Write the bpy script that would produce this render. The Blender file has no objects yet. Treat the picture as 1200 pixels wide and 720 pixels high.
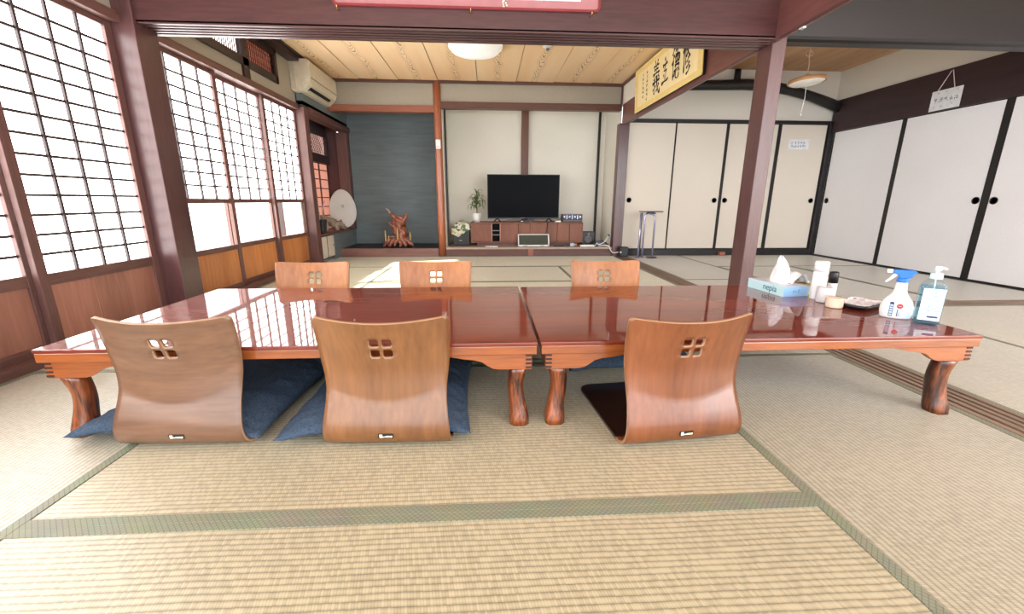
import bpy, bmesh, math, random
from mathutils import Vector, Matrix, noise

random.seed(7)
scene = bpy.context.scene
COL = scene.collection
PI = math.pi

# ------------------------------------------------------------------ camera
CAM_H, F_PX = 0.75, 492.4
PITCH, YAW, ROLL = math.radians(14.2), math.radians(3.263), math.radians(0.17)
cp, sp, cy, sy, cr, sr = math.cos(PITCH), math.sin(PITCH), math.cos(YAW), math.sin(YAW), math.cos(ROLL), math.sin(ROLL)
fwd = Vector((sy*cp, cy*cp, -sp))
rt0 = Vector((cy, -sy, 0))
up0 = rt0.cross(fwd)
rt = cr*rt0 + sr*up0
up = -sr*rt0 + cr*up0
cam_data = bpy.data.cameras.new('camera')
cam = bpy.data.objects.new('camera', cam_data)
COL.objects.link(cam)
m3 = Matrix((rt, up, -fwd)).transposed()
cam.matrix_world = Matrix.Translation((0, 0, CAM_H)) @ m3.to_4x4()
cam_data.sensor_width = 36.0
cam_data.lens = F_PX * 36.0 / 1200.0
cam_data.clip_start = 0.02
scene.camera = cam

# ------------------------------------------------------------------ world, sun, area lights, exposure
world = bpy.data.worlds.new('world')
scene.world = world
world.use_nodes = True
bg = world.node_tree.nodes['Background']
bg.inputs['Color'].default_value = (0.90, 0.95, 1.0, 1)
bg.inputs['Strength'].default_value = 3.0

sun_d = bpy.data.lights.new('sun', 'SUN')
sun_d.energy = 20.0
sun_d.angle = math.radians(1.5)
sun_d.color = (1.0, 0.96, 0.88)
sun = bpy.data.objects.new('sun', sun_d)
COL.objects.link(sun)
sun.rotation_euler = Vector((0.86, 0.26, -0.37)).to_track_quat('-Z', 'Y').to_euler()

def area(name, loc, target, sx, sy_, energy, color=(1, 1, 1)):
    d = bpy.data.lights.new(name, 'AREA')
    d.shape = 'RECTANGLE'; d.size = sx; d.size_y = sy_; d.energy = energy; d.color = color
    o = bpy.data.objects.new(name, d)
    COL.objects.link(o)
    o.location = loc
    o.rotation_euler = (Vector(target) - Vector(loc)).to_track_quat('-Z', 'Z').to_euler()
    return o
area('fill_light_behind', (0.9, -1.15, 1.45), (1.6, 4.5, 1.2), 5.2, 1.7, 30, (1.0, 0.985, 0.97))  # unseen fill added behind the camera to brighten the room
area('fill_light_right', (3.4, -0.9, 1.5), (4.3, 4.6, 1.2), 2.4, 1.6, 72, (0.99, 0.99, 1.0))  # unseen fill added to lift the white side doors, no window known there

scene.view_settings.view_transform = 'Standard'
scene.view_settings.look = 'None'
scene.view_settings.exposure = 0.44
scene.view_settings.gamma = 1.0
scene.view_settings.use_curve_mapping = False

# ------------------------------------------------------------------ materials
def srgb(r, g, b):
    f = lambda c: (c/255/12.92) if c/255 <= 0.04045 else ((c/255+0.055)/1.055)**2.4
    return (f(r), f(g), f(b), 1.0)

def new_mat(name):
    m = bpy.data.materials.new(name)
    m.use_nodes = True
    nt = m.node_tree
    b = nt.nodes['Principled BSDF']
    return m, nt, b

def plain(name, col, rough=0.5, metal=0.0, coat=0.0, var=0.04, scale=20.0, bump=0.0, emit=None, spec=0.5):
    m, nt, b = new_mat(name)
    tc = nt.nodes.new('ShaderNodeTexCoord')
    nz = nt.nodes.new('ShaderNodeTexNoise'); nz.inputs['Scale'].default_value = scale; nz.inputs['Detail'].default_value = 4
    nt.links.new(tc.outputs['Object'], nz.inputs['Vector'])
    rp = nt.nodes.new('ShaderNodeValToRGB')
    c = Vector(col[:3])
    rp.color_ramp.elements[0].position = 0.3; rp.color_ramp.elements[1].position = 0.7
    rp.color_ramp.elements[0].color = (*[max(0, x*(1-var*2)) for x in c], 1)
    rp.color_ramp.elements[1].color = (*[min(1, x*(1+var*2)) for x in c], 1)
    nt.links.new(nz.outputs['Fac'], rp.inputs['Fac'])
    nt.links.new(rp.outputs['Color'], b.inputs['Base Color'])
    b.inputs['Roughness'].default_value = rough
    b.inputs['Metallic'].default_value = metal
    b.inputs['Coat Weight'].default_value = coat
    b.inputs['Specular IOR Level'].default_value = spec
    if bump:
        bp = nt.nodes.new('ShaderNodeBump'); bp.inputs['Strength'].default_value = bump; bp.inputs['Distance'].default_value = 0.005
        nt.links.new(nz.outputs['Fac'], bp.inputs['Height']); nt.links.new(bp.outputs['Normal'], b.inputs['Normal'])
    if emit:
        b.inputs['Emission Color'].default_value = (*emit[:3], 1); b.inputs['Emission Strength'].default_value = emit[3]
    return m

def wood(name, c1, c2, axis='X', scale=6.0, rough=0.45, coat=0.0, coat_rough=0.05, bump=0.15, c3=None, contrast=(0.3, 0.7), spec=0.5, random_tone=0.0, figure=1.0):
    """grain running along AXIS; c1 dark, c2 light"""
    m, nt, b = new_mat(name)
    tc = nt.nodes.new('ShaderNodeTexCoord')
    mp = nt.nodes.new('ShaderNodeMapping')
    s = {'X': (0.10, 1, 1), 'Y': (1, 0.10, 1), 'Z': (1, 1, 0.10)}[axis]
    mp.inputs['Scale'].default_value = s
    nt.links.new(tc.outputs['Object'], mp.inputs['Vector'])
    n1 = nt.nodes.new('ShaderNodeTexNoise'); n1.inputs['Scale'].default_value = scale; n1.inputs['Detail'].default_value = 6; n1.inputs['Roughness'].default_value = 0.6; n1.inputs['Distortion'].default_value = 0.6*figure
    n2 = nt.nodes.new('ShaderNodeTexNoise'); n2.inputs['Scale'].default_value = scale*14; n2.inputs['Detail'].default_value = 3
    nt.links.new(mp.outputs['Vector'], n1.inputs['Vector']); nt.links.new(mp.outputs['Vector'], n2.inputs['Vector'])
    mx = nt.nodes.new('ShaderNodeMix'); mx.data_type = 'FLOAT'; mx.inputs['Factor'].default_value = 0.35
    nt.links.new(n1.outputs['Fac'], mx.inputs['A']); nt.links.new(n2.outputs['Fac'], mx.inputs['B'])
    rp = nt.nodes.new('ShaderNodeValToRGB')
    rp.color_ramp.elements[0].position = contrast[0]; rp.color_ramp.elements[1].position = contrast[1]
    rp.color_ramp.elements[0].color = c1; rp.color_ramp.elements[1].color = c2
    if c3:
        e = rp.color_ramp.elements.new((contrast[0]+contrast[1])/2); e.color = c3
    nt.links.new(mx.outputs['Result'], rp.inputs['Fac'])
    out = rp.outputs['Color']
    if random_tone:
        oi = nt.nodes.new('ShaderNodeObjectInfo')
        mr = nt.nodes.new('ShaderNodeMapRange'); mr.inputs['To Min'].default_value = 1-random_tone; mr.inputs['To Max'].default_value = 1+random_tone
        nt.links.new(oi.outputs['Random'], mr.inputs['Value'])
        hs = nt.nodes.new('ShaderNodeHueSaturation')
        nt.links.new(mr.outputs['Result'], hs.inputs['Value']); nt.links.new(out, hs.inputs['Color'])
        out = hs.outputs['Color']
    nt.links.new(out, b.inputs['Base Color'])
    b.inputs['Roughness'].default_value = rough
    b.inputs['Specular IOR Level'].default_value = spec
    b.inputs['Coat Weight'].default_value = coat; b.inputs['Coat Roughness'].default_value = coat_rough
    if bump:
        bp = nt.nodes.new('ShaderNodeBump'); bp.inputs['Strength'].default_value = bump; bp.inputs['Distance'].default_value = 0.002
        nt.links.new(mx.outputs['Result'], bp.inputs['Height']); nt.links.new(bp.outputs['Normal'], b.inputs['Normal'])
    return m

def tatami(name, along, light, dark):
    """rush weave; ridges run ALONG the given axis, strands cross them"""
    m, nt, b = new_mat(name)
    tc = nt.nodes.new('ShaderNodeTexCoord')
    sx = nt.nodes.new('ShaderNodeSeparateXYZ'); nt.links.new(tc.outputs['Object'], sx.inputs['Vector'])
    a, c = ('X', 'Y') if along == 'X' else ('Y', 'X')
    def math_(op, x, y=None, v=None):
        n = nt.nodes.new('ShaderNodeMath'); n.operation = op
        nt.links.new(x, n.inputs[0])
        if y is not None: nt.links.new(y, n.inputs[1])
        if v is not None: n.inputs[1].default_value = v
        return n.outputs[0]
    # slight wander
    wn = nt.nodes.new('ShaderNodeTexNoise'); wn.inputs['Scale'].default_value = 3.0
    nt.links.new(tc.outputs['Object'], wn.inputs['Vector'])
    wob = math_('MULTIPLY', wn.outputs['Fac'], v=0.012)
    cc = math_('ADD', sx.outputs[c], wob)
    row = math_('MULTIPLY', cc, v=1/0.0155)
    rowi = math_('FLOOR', row)
    rowf = math_('FRACT', row)
    ridge = math_('SINE', math_('MULTIPLY', rowf, v=PI))            # 0 at grooves, 1 on ridge
    ridge = math_('POWER', ridge, v=0.45)
    # strands, slanted a little, offset per row
    sl = math_('MULTIPLY', rowf, v=0.45)
    st = math_('MULTIPLY', sx.outputs[a], v=1/0.0062)
    st = math_('ADD', st, math_('MULTIPLY', rowi, v=0.5))
    st = math_('ADD', st, sl)
    stf = math_('SINE', math_('MULTIPLY', math_('FRACT', st), v=PI))
    stf = math_('POWER', stf, v=0.5)
    comb = nt.nodes.new('ShaderNodeCombineXYZ')
    nt.links.new(math_('FLOOR', st), comb.inputs['X']); nt.links.new(rowi, comb.inputs['Y'])
    wh = nt.nodes.new('ShaderNodeTexWhiteNoise'); wh.noise_dimensions = '2D'
    nt.links.new(comb.outputs['Vector'], wh.inputs['Vector'])
    h = math_('MULTIPLY', ridge, math_('ADD', math_('MULTIPLY', stf, v=0.35), v=0.65))
    big = nt.nodes.new('ShaderNodeTexNoise'); big.inputs['Scale'].default_value = 1.6; big.inputs['Detail'].default_value = 5
    nt.links.new(tc.outputs['Object'], big.inputs['Vector'])
    val = math_('ADD', math_('MULTIPLY', h, v=0.62), math_('MULTIPLY', wh.outputs['Value'], v=0.20))
    val = math_('ADD', val, math_('MULTIPLY', big.outputs['Fac'], v=0.22))
    rp = nt.nodes.new('ShaderNodeValToRGB')
    rp.color_ramp.elements[0].position = 0.28; rp.color_ramp.elements[1].position = 0.85
    rp.color_ramp.elements[0].color = dark; rp.color_ramp.elements[1].color = light
    nt.links.new(val, rp.inputs['Fac'])
    oi = nt.nodes.new('ShaderNodeObjectInfo')
    mr = nt.nodes.new('ShaderNodeMapRange'); mr.inputs['To Min'].default_value = 0.94; mr.inputs['To Max'].default_value = 1.05
    nt.links.new(oi.outputs['Random'], mr.inputs['Value'])
    hs = nt.nodes.new('ShaderNodeHueSaturation')
    nt.links.new(mr.outputs['Result'], hs.inputs['Value']); nt.links.new(rp.outputs['Color'], hs.inputs['Color'])
    nt.links.new(hs.outputs['Color'], b.inputs['Base Color'])
    b.inputs['Roughness'].default_value = 0.36
    b.inputs['Specular IOR Level'].default_value = 0.9
    b.inputs['Sheen Weight'].default_value = 0.25
    bp = nt.nodes.new('ShaderNodeBump'); bp.inputs['Strength'].default_value = 0.4; bp.inputs['Distance'].default_value = 0.0014
    nt.links.new(h, bp.inputs['Height']); nt.links.new(bp.outputs['Normal'], b.inputs['Normal'])
    return m

def heri_mat(name, c_light, c_dark):
    m, nt, b = new_mat(name)
    tc = nt.nodes.new('ShaderNodeTexCoord')
    def mt(op, x, y=None, v=None):
        n = nt.nodes.new('ShaderNodeMath'); n.operation = op; nt.links.new(x, n.inputs[0])
        if y is not None: nt.links.new(y, n.inputs[1])
        if v is not None: n.inputs[1].default_value = v
        return n.outputs[0]
    sx = nt.nodes.new('ShaderNodeSeparateXYZ'); nt.links.new(tc.outputs['Object'], sx.inputs['Vector'])
    X_, Y_ = sx.outputs['X'], sx.outputs['Y']
    k = 1/0.0138
    d1 = mt('ABSOLUTE', mt('SUBTRACT', mt('FRACT', mt('MULTIPLY', mt('ADD', X_, Y_), v=k)), v=0.5))
    d2 = mt('ABSOLUTE', mt('SUBTRACT', mt('FRACT', mt('MULTIPLY', mt('SUBTRACT', X_, Y_), v=k)), v=0.5))
    ln = mt('MAXIMUM', mt('LESS_THAN', d1, v=0.085), mt('LESS_THAN', d2, v=0.085))
    ch = nt.nodes.new('ShaderNodeMix'); ch.data_type = 'RGBA'
    nt.links.new(ln, ch.inputs['Factor']); ch.inputs[6].default_value = c_light; ch.inputs[7].default_value = c_dark
    nz = nt.nodes.new('ShaderNodeTexNoise'); nz.inputs['Scale'].default_value = 14
    nt.links.new(tc.outputs['Object'], nz.inputs['Vector'])
    mx = nt.nodes.new('ShaderNodeMix'); mx.data_type = 'RGBA'; mx.blend_type = 'MULTIPLY'; mx.inputs['Factor'].default_value = 0.35
    nt.links.new(ch.outputs[2], mx.inputs[6]); nt.links.new(nz.outputs['Color'], mx.inputs[7])
    nt.links.new(mx.outputs[2], b.inputs['Base Color'])
    b.inputs['Roughness'].default_value = 0.55
    return m

def plaster(name, col, scale=40, bump=0.3, var=0.05, stripes=False):
    m, nt, b = new_mat(name)
    tc = nt.nodes.new('ShaderNodeTexCoord')
    mp = nt.nodes.new('ShaderNodeMapping')
    if stripes: mp.inputs['Scale'].default_value = (0.12, 0.12, 1.0)
    nt.links.new(tc.outputs['Object'], mp.inputs['Vector'])
    n1 = nt.nodes.new('ShaderNodeTexNoise'); n1.inputs['Scale'].default_value = scale; n1.inputs['Detail'].default_value = 8
    n2 = nt.nodes.new('ShaderNodeTexNoise'); n2.inputs['Scale'].default_value = 1.5; n2.inputs['Detail'].default_value = 4
    nt.links.new(mp.outputs['Vector'], n1.inputs['Vector']); nt.links.new(tc.outputs['Object'], n2.inputs['Vector'])
    mx = nt.nodes.new('ShaderNodeMix'); mx.data_type = 'FLOAT'; mx.inputs['Factor'].default_value = 0.5
    nt.links.new(n1.outputs['Fac'], mx.inputs['A']); nt.links.new(n2.outputs['Fac'], mx.inputs['B'])
    rp = nt.nodes.new('ShaderNodeValToRGB')
    rp.color_ramp.elements[0].position = 0.3; rp.color_ramp.elements[1].position = 0.7
    c = col
    rp.color_ramp.elements[0].color = (*[x*(1-var*2.2) for x in c[:3]], 1)
    rp.color_ramp.elements[1].color = (*[min(1, x*(1+var*2.2)) for x in c[:3]], 1)
    nt.links.new(mx.outputs['Result'], rp.inputs['Fac']); nt.links.new(rp.outputs['Color'], b.inputs['Base Color'])
    b.inputs['Roughness'].default_value = 0.85
    bp = nt.nodes.new('ShaderNodeBump'); bp.inputs['Strength'].default_value = bump; bp.inputs['Distance'].default_value = 0.002
    nt.links.new(n1.outputs['Fac'], bp.inputs['Height']); nt.links.new(bp.outputs['Normal'], b.inputs['Normal'])
    return m

def glass_mat(name, col=(1, 1, 1, 1), rough=0.02):
    m = bpy.data.materials.new(name); m.use_nodes = True
    nt = m.node_tree; nt.nodes.clear()
    o = nt.nodes.new('ShaderNodeOutputMaterial')
    tr = nt.nodes.new('ShaderNodeBsdfTransparent'); tr.inputs['Color'].default_value = col
    gl = nt.nodes.new('ShaderNodeBsdfGlossy'); gl.inputs['Roughness'].default_value = rough
    fr = nt.nodes.new('ShaderNodeFresnel'); fr.inputs['IOR'].default_value = 1.4
    mx = nt.nodes.new('ShaderNodeMixShader')
    ge = nt.nodes.new('ShaderNodeNewGeometry')
    fm = nt.nodes.new('ShaderNodeMath'); fm.operation = 'MULTIPLY_ADD'; fm.inputs[1].default_value = -1.0; fm.inputs[2].default_value = 1.0
    nt.links.new(ge.outputs['Backfacing'], fm.inputs[0])
    fx = nt.nodes.new('ShaderNodeMath'); fx.operation = 'MULTIPLY'
    nt.links.new(fr.outputs[0], fx.inputs[0]); nt.links.new(fm.outputs[0], fx.inputs[1])
    nt.links.new(fx.outputs[0], mx.inputs[0]); nt.links.new(tr.outputs[0], mx.inputs[1]); nt.links.new(gl.outputs[0], mx.inputs[2])
    nt.links.new(mx.outputs[0], o.inputs['Surface'])
    return m

M = {}
M['tatami_x'] = tatami('tatami_rush_x', 'X', srgb(184, 173, 142), srgb(108, 99, 74))
M['tatami_y'] = tatami('tatami_rush_y', 'Y', srgb(176, 168, 144), srgb(106, 98, 78))
M['tatami_far'] = tatami('tatami_rush_newer', 'X', srgb(214, 206, 166), srgb(140, 132, 98))  # lighter, yellower copy: the far room's brightness is put into the colour
M['tatami_far_y'] = tatami('tatami_rush_brightened_y', 'Y', srgb(214, 206, 166), srgb(140, 132, 98))
M['heri'] = heri_mat('tatami_border_cloth', srgb(140, 143, 122), srgb(112, 117, 100))
M['beam'] = wood('red_brown_lacquered_beam', srgb(54, 30, 32), srgb(92, 54, 54), 'X', 5, rough=0.38, coat=0.25, coat_rough=0.25)
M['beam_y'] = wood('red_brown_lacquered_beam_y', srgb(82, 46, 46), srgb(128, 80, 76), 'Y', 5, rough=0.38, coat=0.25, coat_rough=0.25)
M['post'] = wood('red_brown_lacquered_post', srgb(60, 36, 38), srgb(100, 64, 64), 'Z', 6, rough=0.38, coat=0.25, coat_rough=0.25)
M['dark_beam'] = wood('dark_aged_beam', srgb(13, 11, 13), srgb(32, 27, 30), 'X', 5, rough=0.45)
M['dark_beam_y'] = wood('dark_aged_beam_y', srgb(36, 24, 27), srgb(60, 40, 43), 'Y', 5, rough=0.45)
M['log'] = wood('black_smoked_log', srgb(14, 13, 14), srgb(36, 33, 34), 'X', 8, rough=0.5)
M['frame_wood'] = wood('window_frame_wood', srgb(82, 54, 52), srgb(122, 86, 80), 'Z', 6, rough=0.5)
M['frame_wood_y'] = wood('window_rail_wood', srgb(82, 54, 50), srgb(124, 88, 80), 'Y', 6, rough=0.5)
M['muntin'] = wood('lattice_bar_wood', srgb(44, 34, 36), srgb(74, 60, 60), 'Z', 8, rough=0.6)
M['board_red'] = wood('lower_board_red_brown', srgb(126, 80, 66), srgb(172, 120, 102), 'Z', 4, rough=0.4, random_tone=0.16)
M['board_honey'] = wood('lower_board_honey', srgb(168, 98, 50), srgb(214, 146, 88), 'Z', 4, rough=0.4, random_tone=0.14)
M['table_top'] = wood('table_top_lacquer', srgb(88, 26, 12), srgb(136, 50, 26), 'X', 5, rough=0.55, coat=1.0, coat_rough=0.03, bump=0.05, spec=0.25)
M['table_edge'] = wood('table_edge_wood', srgb(98, 46, 20), srgb(168, 92, 42), 'X', 7, rough=0.3, coat=0.6, coat_rough=0.1)
M['table_leg'] = wood('table_leg_wood', srgb(52, 22, 12), srgb(156, 80, 34), 'Z', 12, rough=0.34, coat=0.5, coat_rough=0.1, figure=3.0, contrast=(.40, .60))
M['joint_dark'] = plain('joint_end_grain', srgb(46, 18, 12), 0.5)
M['ply'] = wood('chair_plywood', srgb(96, 60, 34), srgb(138, 92, 54), 'Z', 5, rough=0.36, coat=0.35, coat_rough=0.18, bump=0.05, random_tone=0.05, figure=1.6)
M['ply_side'] = wood('chair_plywood_swirl', srgb(90, 62, 46), srgb(130, 94, 70), 'X', 6, rough=0.36, coat=0.35, coat_rough=0.18, bump=0.05, figure=3.0)
M['ply_orange'] = wood('chair_plywood_orange', srgb(92, 48, 24), srgb(136, 78, 42), 'Z', 5, rough=0.34, coat=0.4, coat_rough=0.15, bump=0.05, figure=1.2)
M['ply_far'] = wood('chair_plywood_tan', srgb(132, 78, 40), srgb(180, 116, 64), 'Z', 5, rough=0.45, coat=0.12, coat_rough=0.2, bump=0.05, figure=1.4, random_tone=.06)
M['ply_edge'] = plain('plywood_cut_edge', srgb(158, 122, 92), 0.5)
M['seat_dark'] = plain('dark_lacquered_seat', srgb(34, 18, 16), 0.3, coat=0.5)
M['denim'] = plain('indigo_cushion_cloth', srgb(60, 75, 94), 0.9, var=0.16, scale=160, bump=0.5, spec=0.2)
M['white_door'] = plaster('sliding_door_paper', srgb(236, 235, 238)[:3], 120, 0.06, 0.02)
M['beige_door'] = plaster('back_sliding_door_paper', srgb(218, 209, 196)[:3], 120, 0.06, 0.02)
M['black'] = plain('black_lacquer', srgb(22, 20, 22), 0.4)
M['handle'] = plain('dark_metal_pull', srgb(24, 22, 24), 0.35, metal=0.4)
M['plaster_white'] = plaster('white_plaster', srgb(224, 220, 210)[:3], 50, 0.15, 0.02)
M['plaster_grey'] = plaster('grey_sand_plaster', srgb(166, 160, 148)[:3], 90, 0.4, 0.04)
M['plaster_cream'] = plaster('cream_plaster', srgb(224, 220, 210)[:3], 60, 0.2, 0.03)
M['plaster_blue'] = plaster('blue_grey_sand_plaster', srgb(110, 121, 126)[:3], 26, 0.6, 0.10, stripes=True)
M['ceil_wood'] = None
M['red_post'] = wood('orange_red_polished_post', srgb(132, 72, 48), srgb(184, 112, 82), 'Z', 3, rough=0.35, coat=0.3, coat_rough=0.15)
M['red_rail'] = wood('orange_red_rail', srgb(122, 72, 56), srgb(170, 108, 86), 'X', 4, rough=0.4)
M['sill_wood'] = wood('grooved_sill_wood', srgb(96, 78, 66), srgb(148, 126, 108), 'Y', 7, rough=0.5)
M['brown_rail'] = wood('brown_rail', srgb(74, 46, 40), srgb(112, 74, 64), 'X', 5, rough=0.45)
M['brown_stud'] = wood('brown_stud', srgb(78, 44, 34), srgb(120, 76, 58), 'Z', 5, rough=0.45)
M['glass'] = glass_mat('clear_window_glass')
M['paper_lit'] = None
M['white_plastic'] = plain('white_plastic', srgb(222, 223, 224), 0.35)
M['cream_plastic'] = plain('cream_plastic', srgb(222, 214, 196), 0.4)
M['grey_plastic'] = plain('grey_plastic', srgb(120, 120, 124), 0.4)
M['chrome'] = plain('chrome_tube', srgb(176, 176, 204), 0.25, metal=0.55)
M['screen'] = plain('dark_screen_glass', srgb(7, 8, 13), 0.3, spec=0.04)
M['tv_wood'] = wood('media_cabinet_wood', srgb(100, 58, 42), srgb(140, 86, 64), 'Z', 6, rough=0.5)
M['root'] = wood('polished_root_wood', srgb(96, 46, 32), srgb(190, 118, 92), 'Z', 12, rough=0.35, coat=0.4, figure=4)
M['driftwood'] = wood('pale_driftwood', srgb(110, 92, 80), srgb(196, 176, 160), 'Z', 12, rough=0.6, figure=4)
M['bone'] = plain('pale_yellow_prong', srgb(206, 170, 104), 0.4)
M['leaf'] = plain('plant_leaf', srgb(78, 104, 50), 0.45, var=0.2)
M['tissue'] = plain('tissue_paper', srgb(226, 228, 232), 0.9)
M['ink'] = plain('ink_black', srgb(22, 20, 22), 0.8)
M['gold_paper'] = plain('calligraphy_paper', srgb(243, 226, 176), 0.7, var=0.02)
M['gold_border'] = plain('calligraphy_border', srgb(236, 208, 140), 0.7, var=0.02)
M['gold_frame'] = plain('pale_gold_frame', srgb(240, 220, 140), 0.4)

def paper_emit(name, strength, col=(1.0, 0.99, 0.97)):
    m, nt, b = new_mat(name)
    tc = nt.nodes.new('ShaderNodeTexCoord')
    nz = nt.nodes.new('ShaderNodeTexNoise'); nz.inputs['Scale'].default_value = 60; nz.inputs['Detail'].default_value = 5
    nt.links.new(tc.outputs['Object'], nz.inputs['Vector'])
    rp = nt.nodes.new('ShaderNodeValToRGB'); rp.color_ramp.elements[0].color = (*[c*0.93 for c in col], 1); rp.color_ramp.elements[1].color = (*col, 1)
    nt.links.new(nz.outputs['Fac'], rp.inputs['Fac'])
    nt.links.new(rp.outputs['Color'], b.inputs['Emission Color'])
    b.inputs['Emission Strength'].default_value = strength
    b.inputs['Base Color'].default_value = (0.85, 0.84, 0.82, 1); b.inputs['Roughness'].default_value = 0.9
    return m
PAPER = 6.5
M['paper_lit'] = paper_emit('daylit_window_paper', PAPER)
M['lamp_white'] = plain('lamp_diffuser_white', srgb(246, 246, 246), 0.35, emit=(1, 1, 1, .25))
M['paper_red'] = plain('reddish_alcove_window_paper', srgb(206, 140, 120), 0.8, emit=(0.75, 0.33, 0.24, 0.55))  # reddish paper with a faint glow put into the material itself
M['slat_lit'] = paper_emit('daylit_transom_paper', 3.0, (1.0, 0.95, 0.95))

def ceiling_mat(name, c1, c2, c_grain, along='Y'):
    m, nt, b = new_mat(name)
    tc = nt.nodes.new('ShaderNodeTexCoord')
    mp = nt.nodes.new('ShaderNodeMapping'); mp.inputs['Scale'].default_value = (1, 0.12, 1) if along == 'Y' else (0.12, 1, 1)
    nt.links.new(tc.outputs['Object'], mp.inputs['Vector'])
    n1 = nt.nodes.new('ShaderNodeTexNoise'); n1.inputs['Scale'].default_value = 5; n1.inputs['Detail'].default_value = 5
    nt.links.new(mp.outputs['Vector'], n1.inputs['Vector'])
    rp = nt.nodes.new('ShaderNodeValToRGB'); rp.color_ramp.elements[0].position = .3; rp.color_ramp.elements[1].position = .7
    rp.color_ramp.elements[0].color = c1; rp.color_ramp.elements[1].color = c2
    nt.links.new(n1.outputs['Fac'], rp.inputs['Fac'])
    def mt(op, x, y=None, v=None):
        n = nt.nodes.new('ShaderNodeMath'); n.operation = op; nt.links.new(x, n.inputs[0])
        if y is not None: nt.links.new(y, n.inputs[1])
        if v is not None: n.inputs[1].default_value = v
        return n.outputs[0]
    # cathedral grain down the middle of every board
    sx = nt.nodes.new('ShaderNodeSeparateXYZ'); nt.links.new(tc.outputs['Generated'], sx.inputs['Vector'])
    gx = mt('SUBTRACT', sx.outputs['X' if along == 'Y' else 'Y'], v=0.5)
    s2 = nt.nodes.new('ShaderNodeSeparateXYZ'); nt.links.new(tc.outputs['Object'], s2.inputs['Vector'])
    oi = nt.nodes.new('ShaderNodeObjectInfo')
    n3 = nt.nodes.new('ShaderNodeTexNoise'); n3.inputs['Scale'].default_value = 3.5; n3.inputs['Detail'].default_value = 4
    nt.links.new(tc.outputs['Object'], n3.inputs['Vector'])
    gxo = mt('ADD', gx, mt('MULTIPLY', mt('SUBTRACT', n3.outputs['Fac'], v=0.5), v=0.25))
    ph = mt('ADD', s2.outputs['Y' if along == 'Y' else 'X'], mt('MULTIPLY', mt('MULTIPLY', gxo, gxo), v=30.0))
    ph = mt('ADD', mt('ADD', ph, oi.outputs['Random']), mt('MULTIPLY', n3.outputs['Fac'], v=0.8))
    ph = mt('FRACT', mt('MULTIPLY', ph, v=7.0))
    line = mt('LESS_THAN', ph, v=0.24)
    ms = nt.nodes.new('ShaderNodeMapRange'); ms.inputs['From Min'].default_value = 0.13; ms.inputs['From Max'].default_value = 0.05
    nt.links.new(mt('ABSOLUTE', gxo), ms.inputs['Value'])
    class _O: pass
    ml = _O(); ml.outputs = [mt('MULTIPLY', mt('MULTIPLY', ms.outputs['Result'], line), v=0.75)]
    mx = nt.nodes.new('ShaderNodeMix'); mx.data_type = 'RGBA'
    nt.links.new(ml.outputs[0], mx.inputs['Factor']); nt.links.new(rp.outputs['Color'], mx.inputs[6]); mx.inputs[7].default_value = c_grain
    nt.links.new(mx.outputs[2], b.inputs['Base Color'])
    b.inputs['Roughness'].default_value = 0.5
    return m
M['ceil_wood'] = ceiling_mat('cedar_ceiling_board', srgb(244, 208, 164), srgb(252, 226, 190), srgb(134, 98, 62))
M['ceil_brown'] = ceiling_mat('brown_ceiling_board', srgb(178, 134, 96), srgb(204, 164, 126), srgb(150, 110, 76), 'Y')

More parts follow.
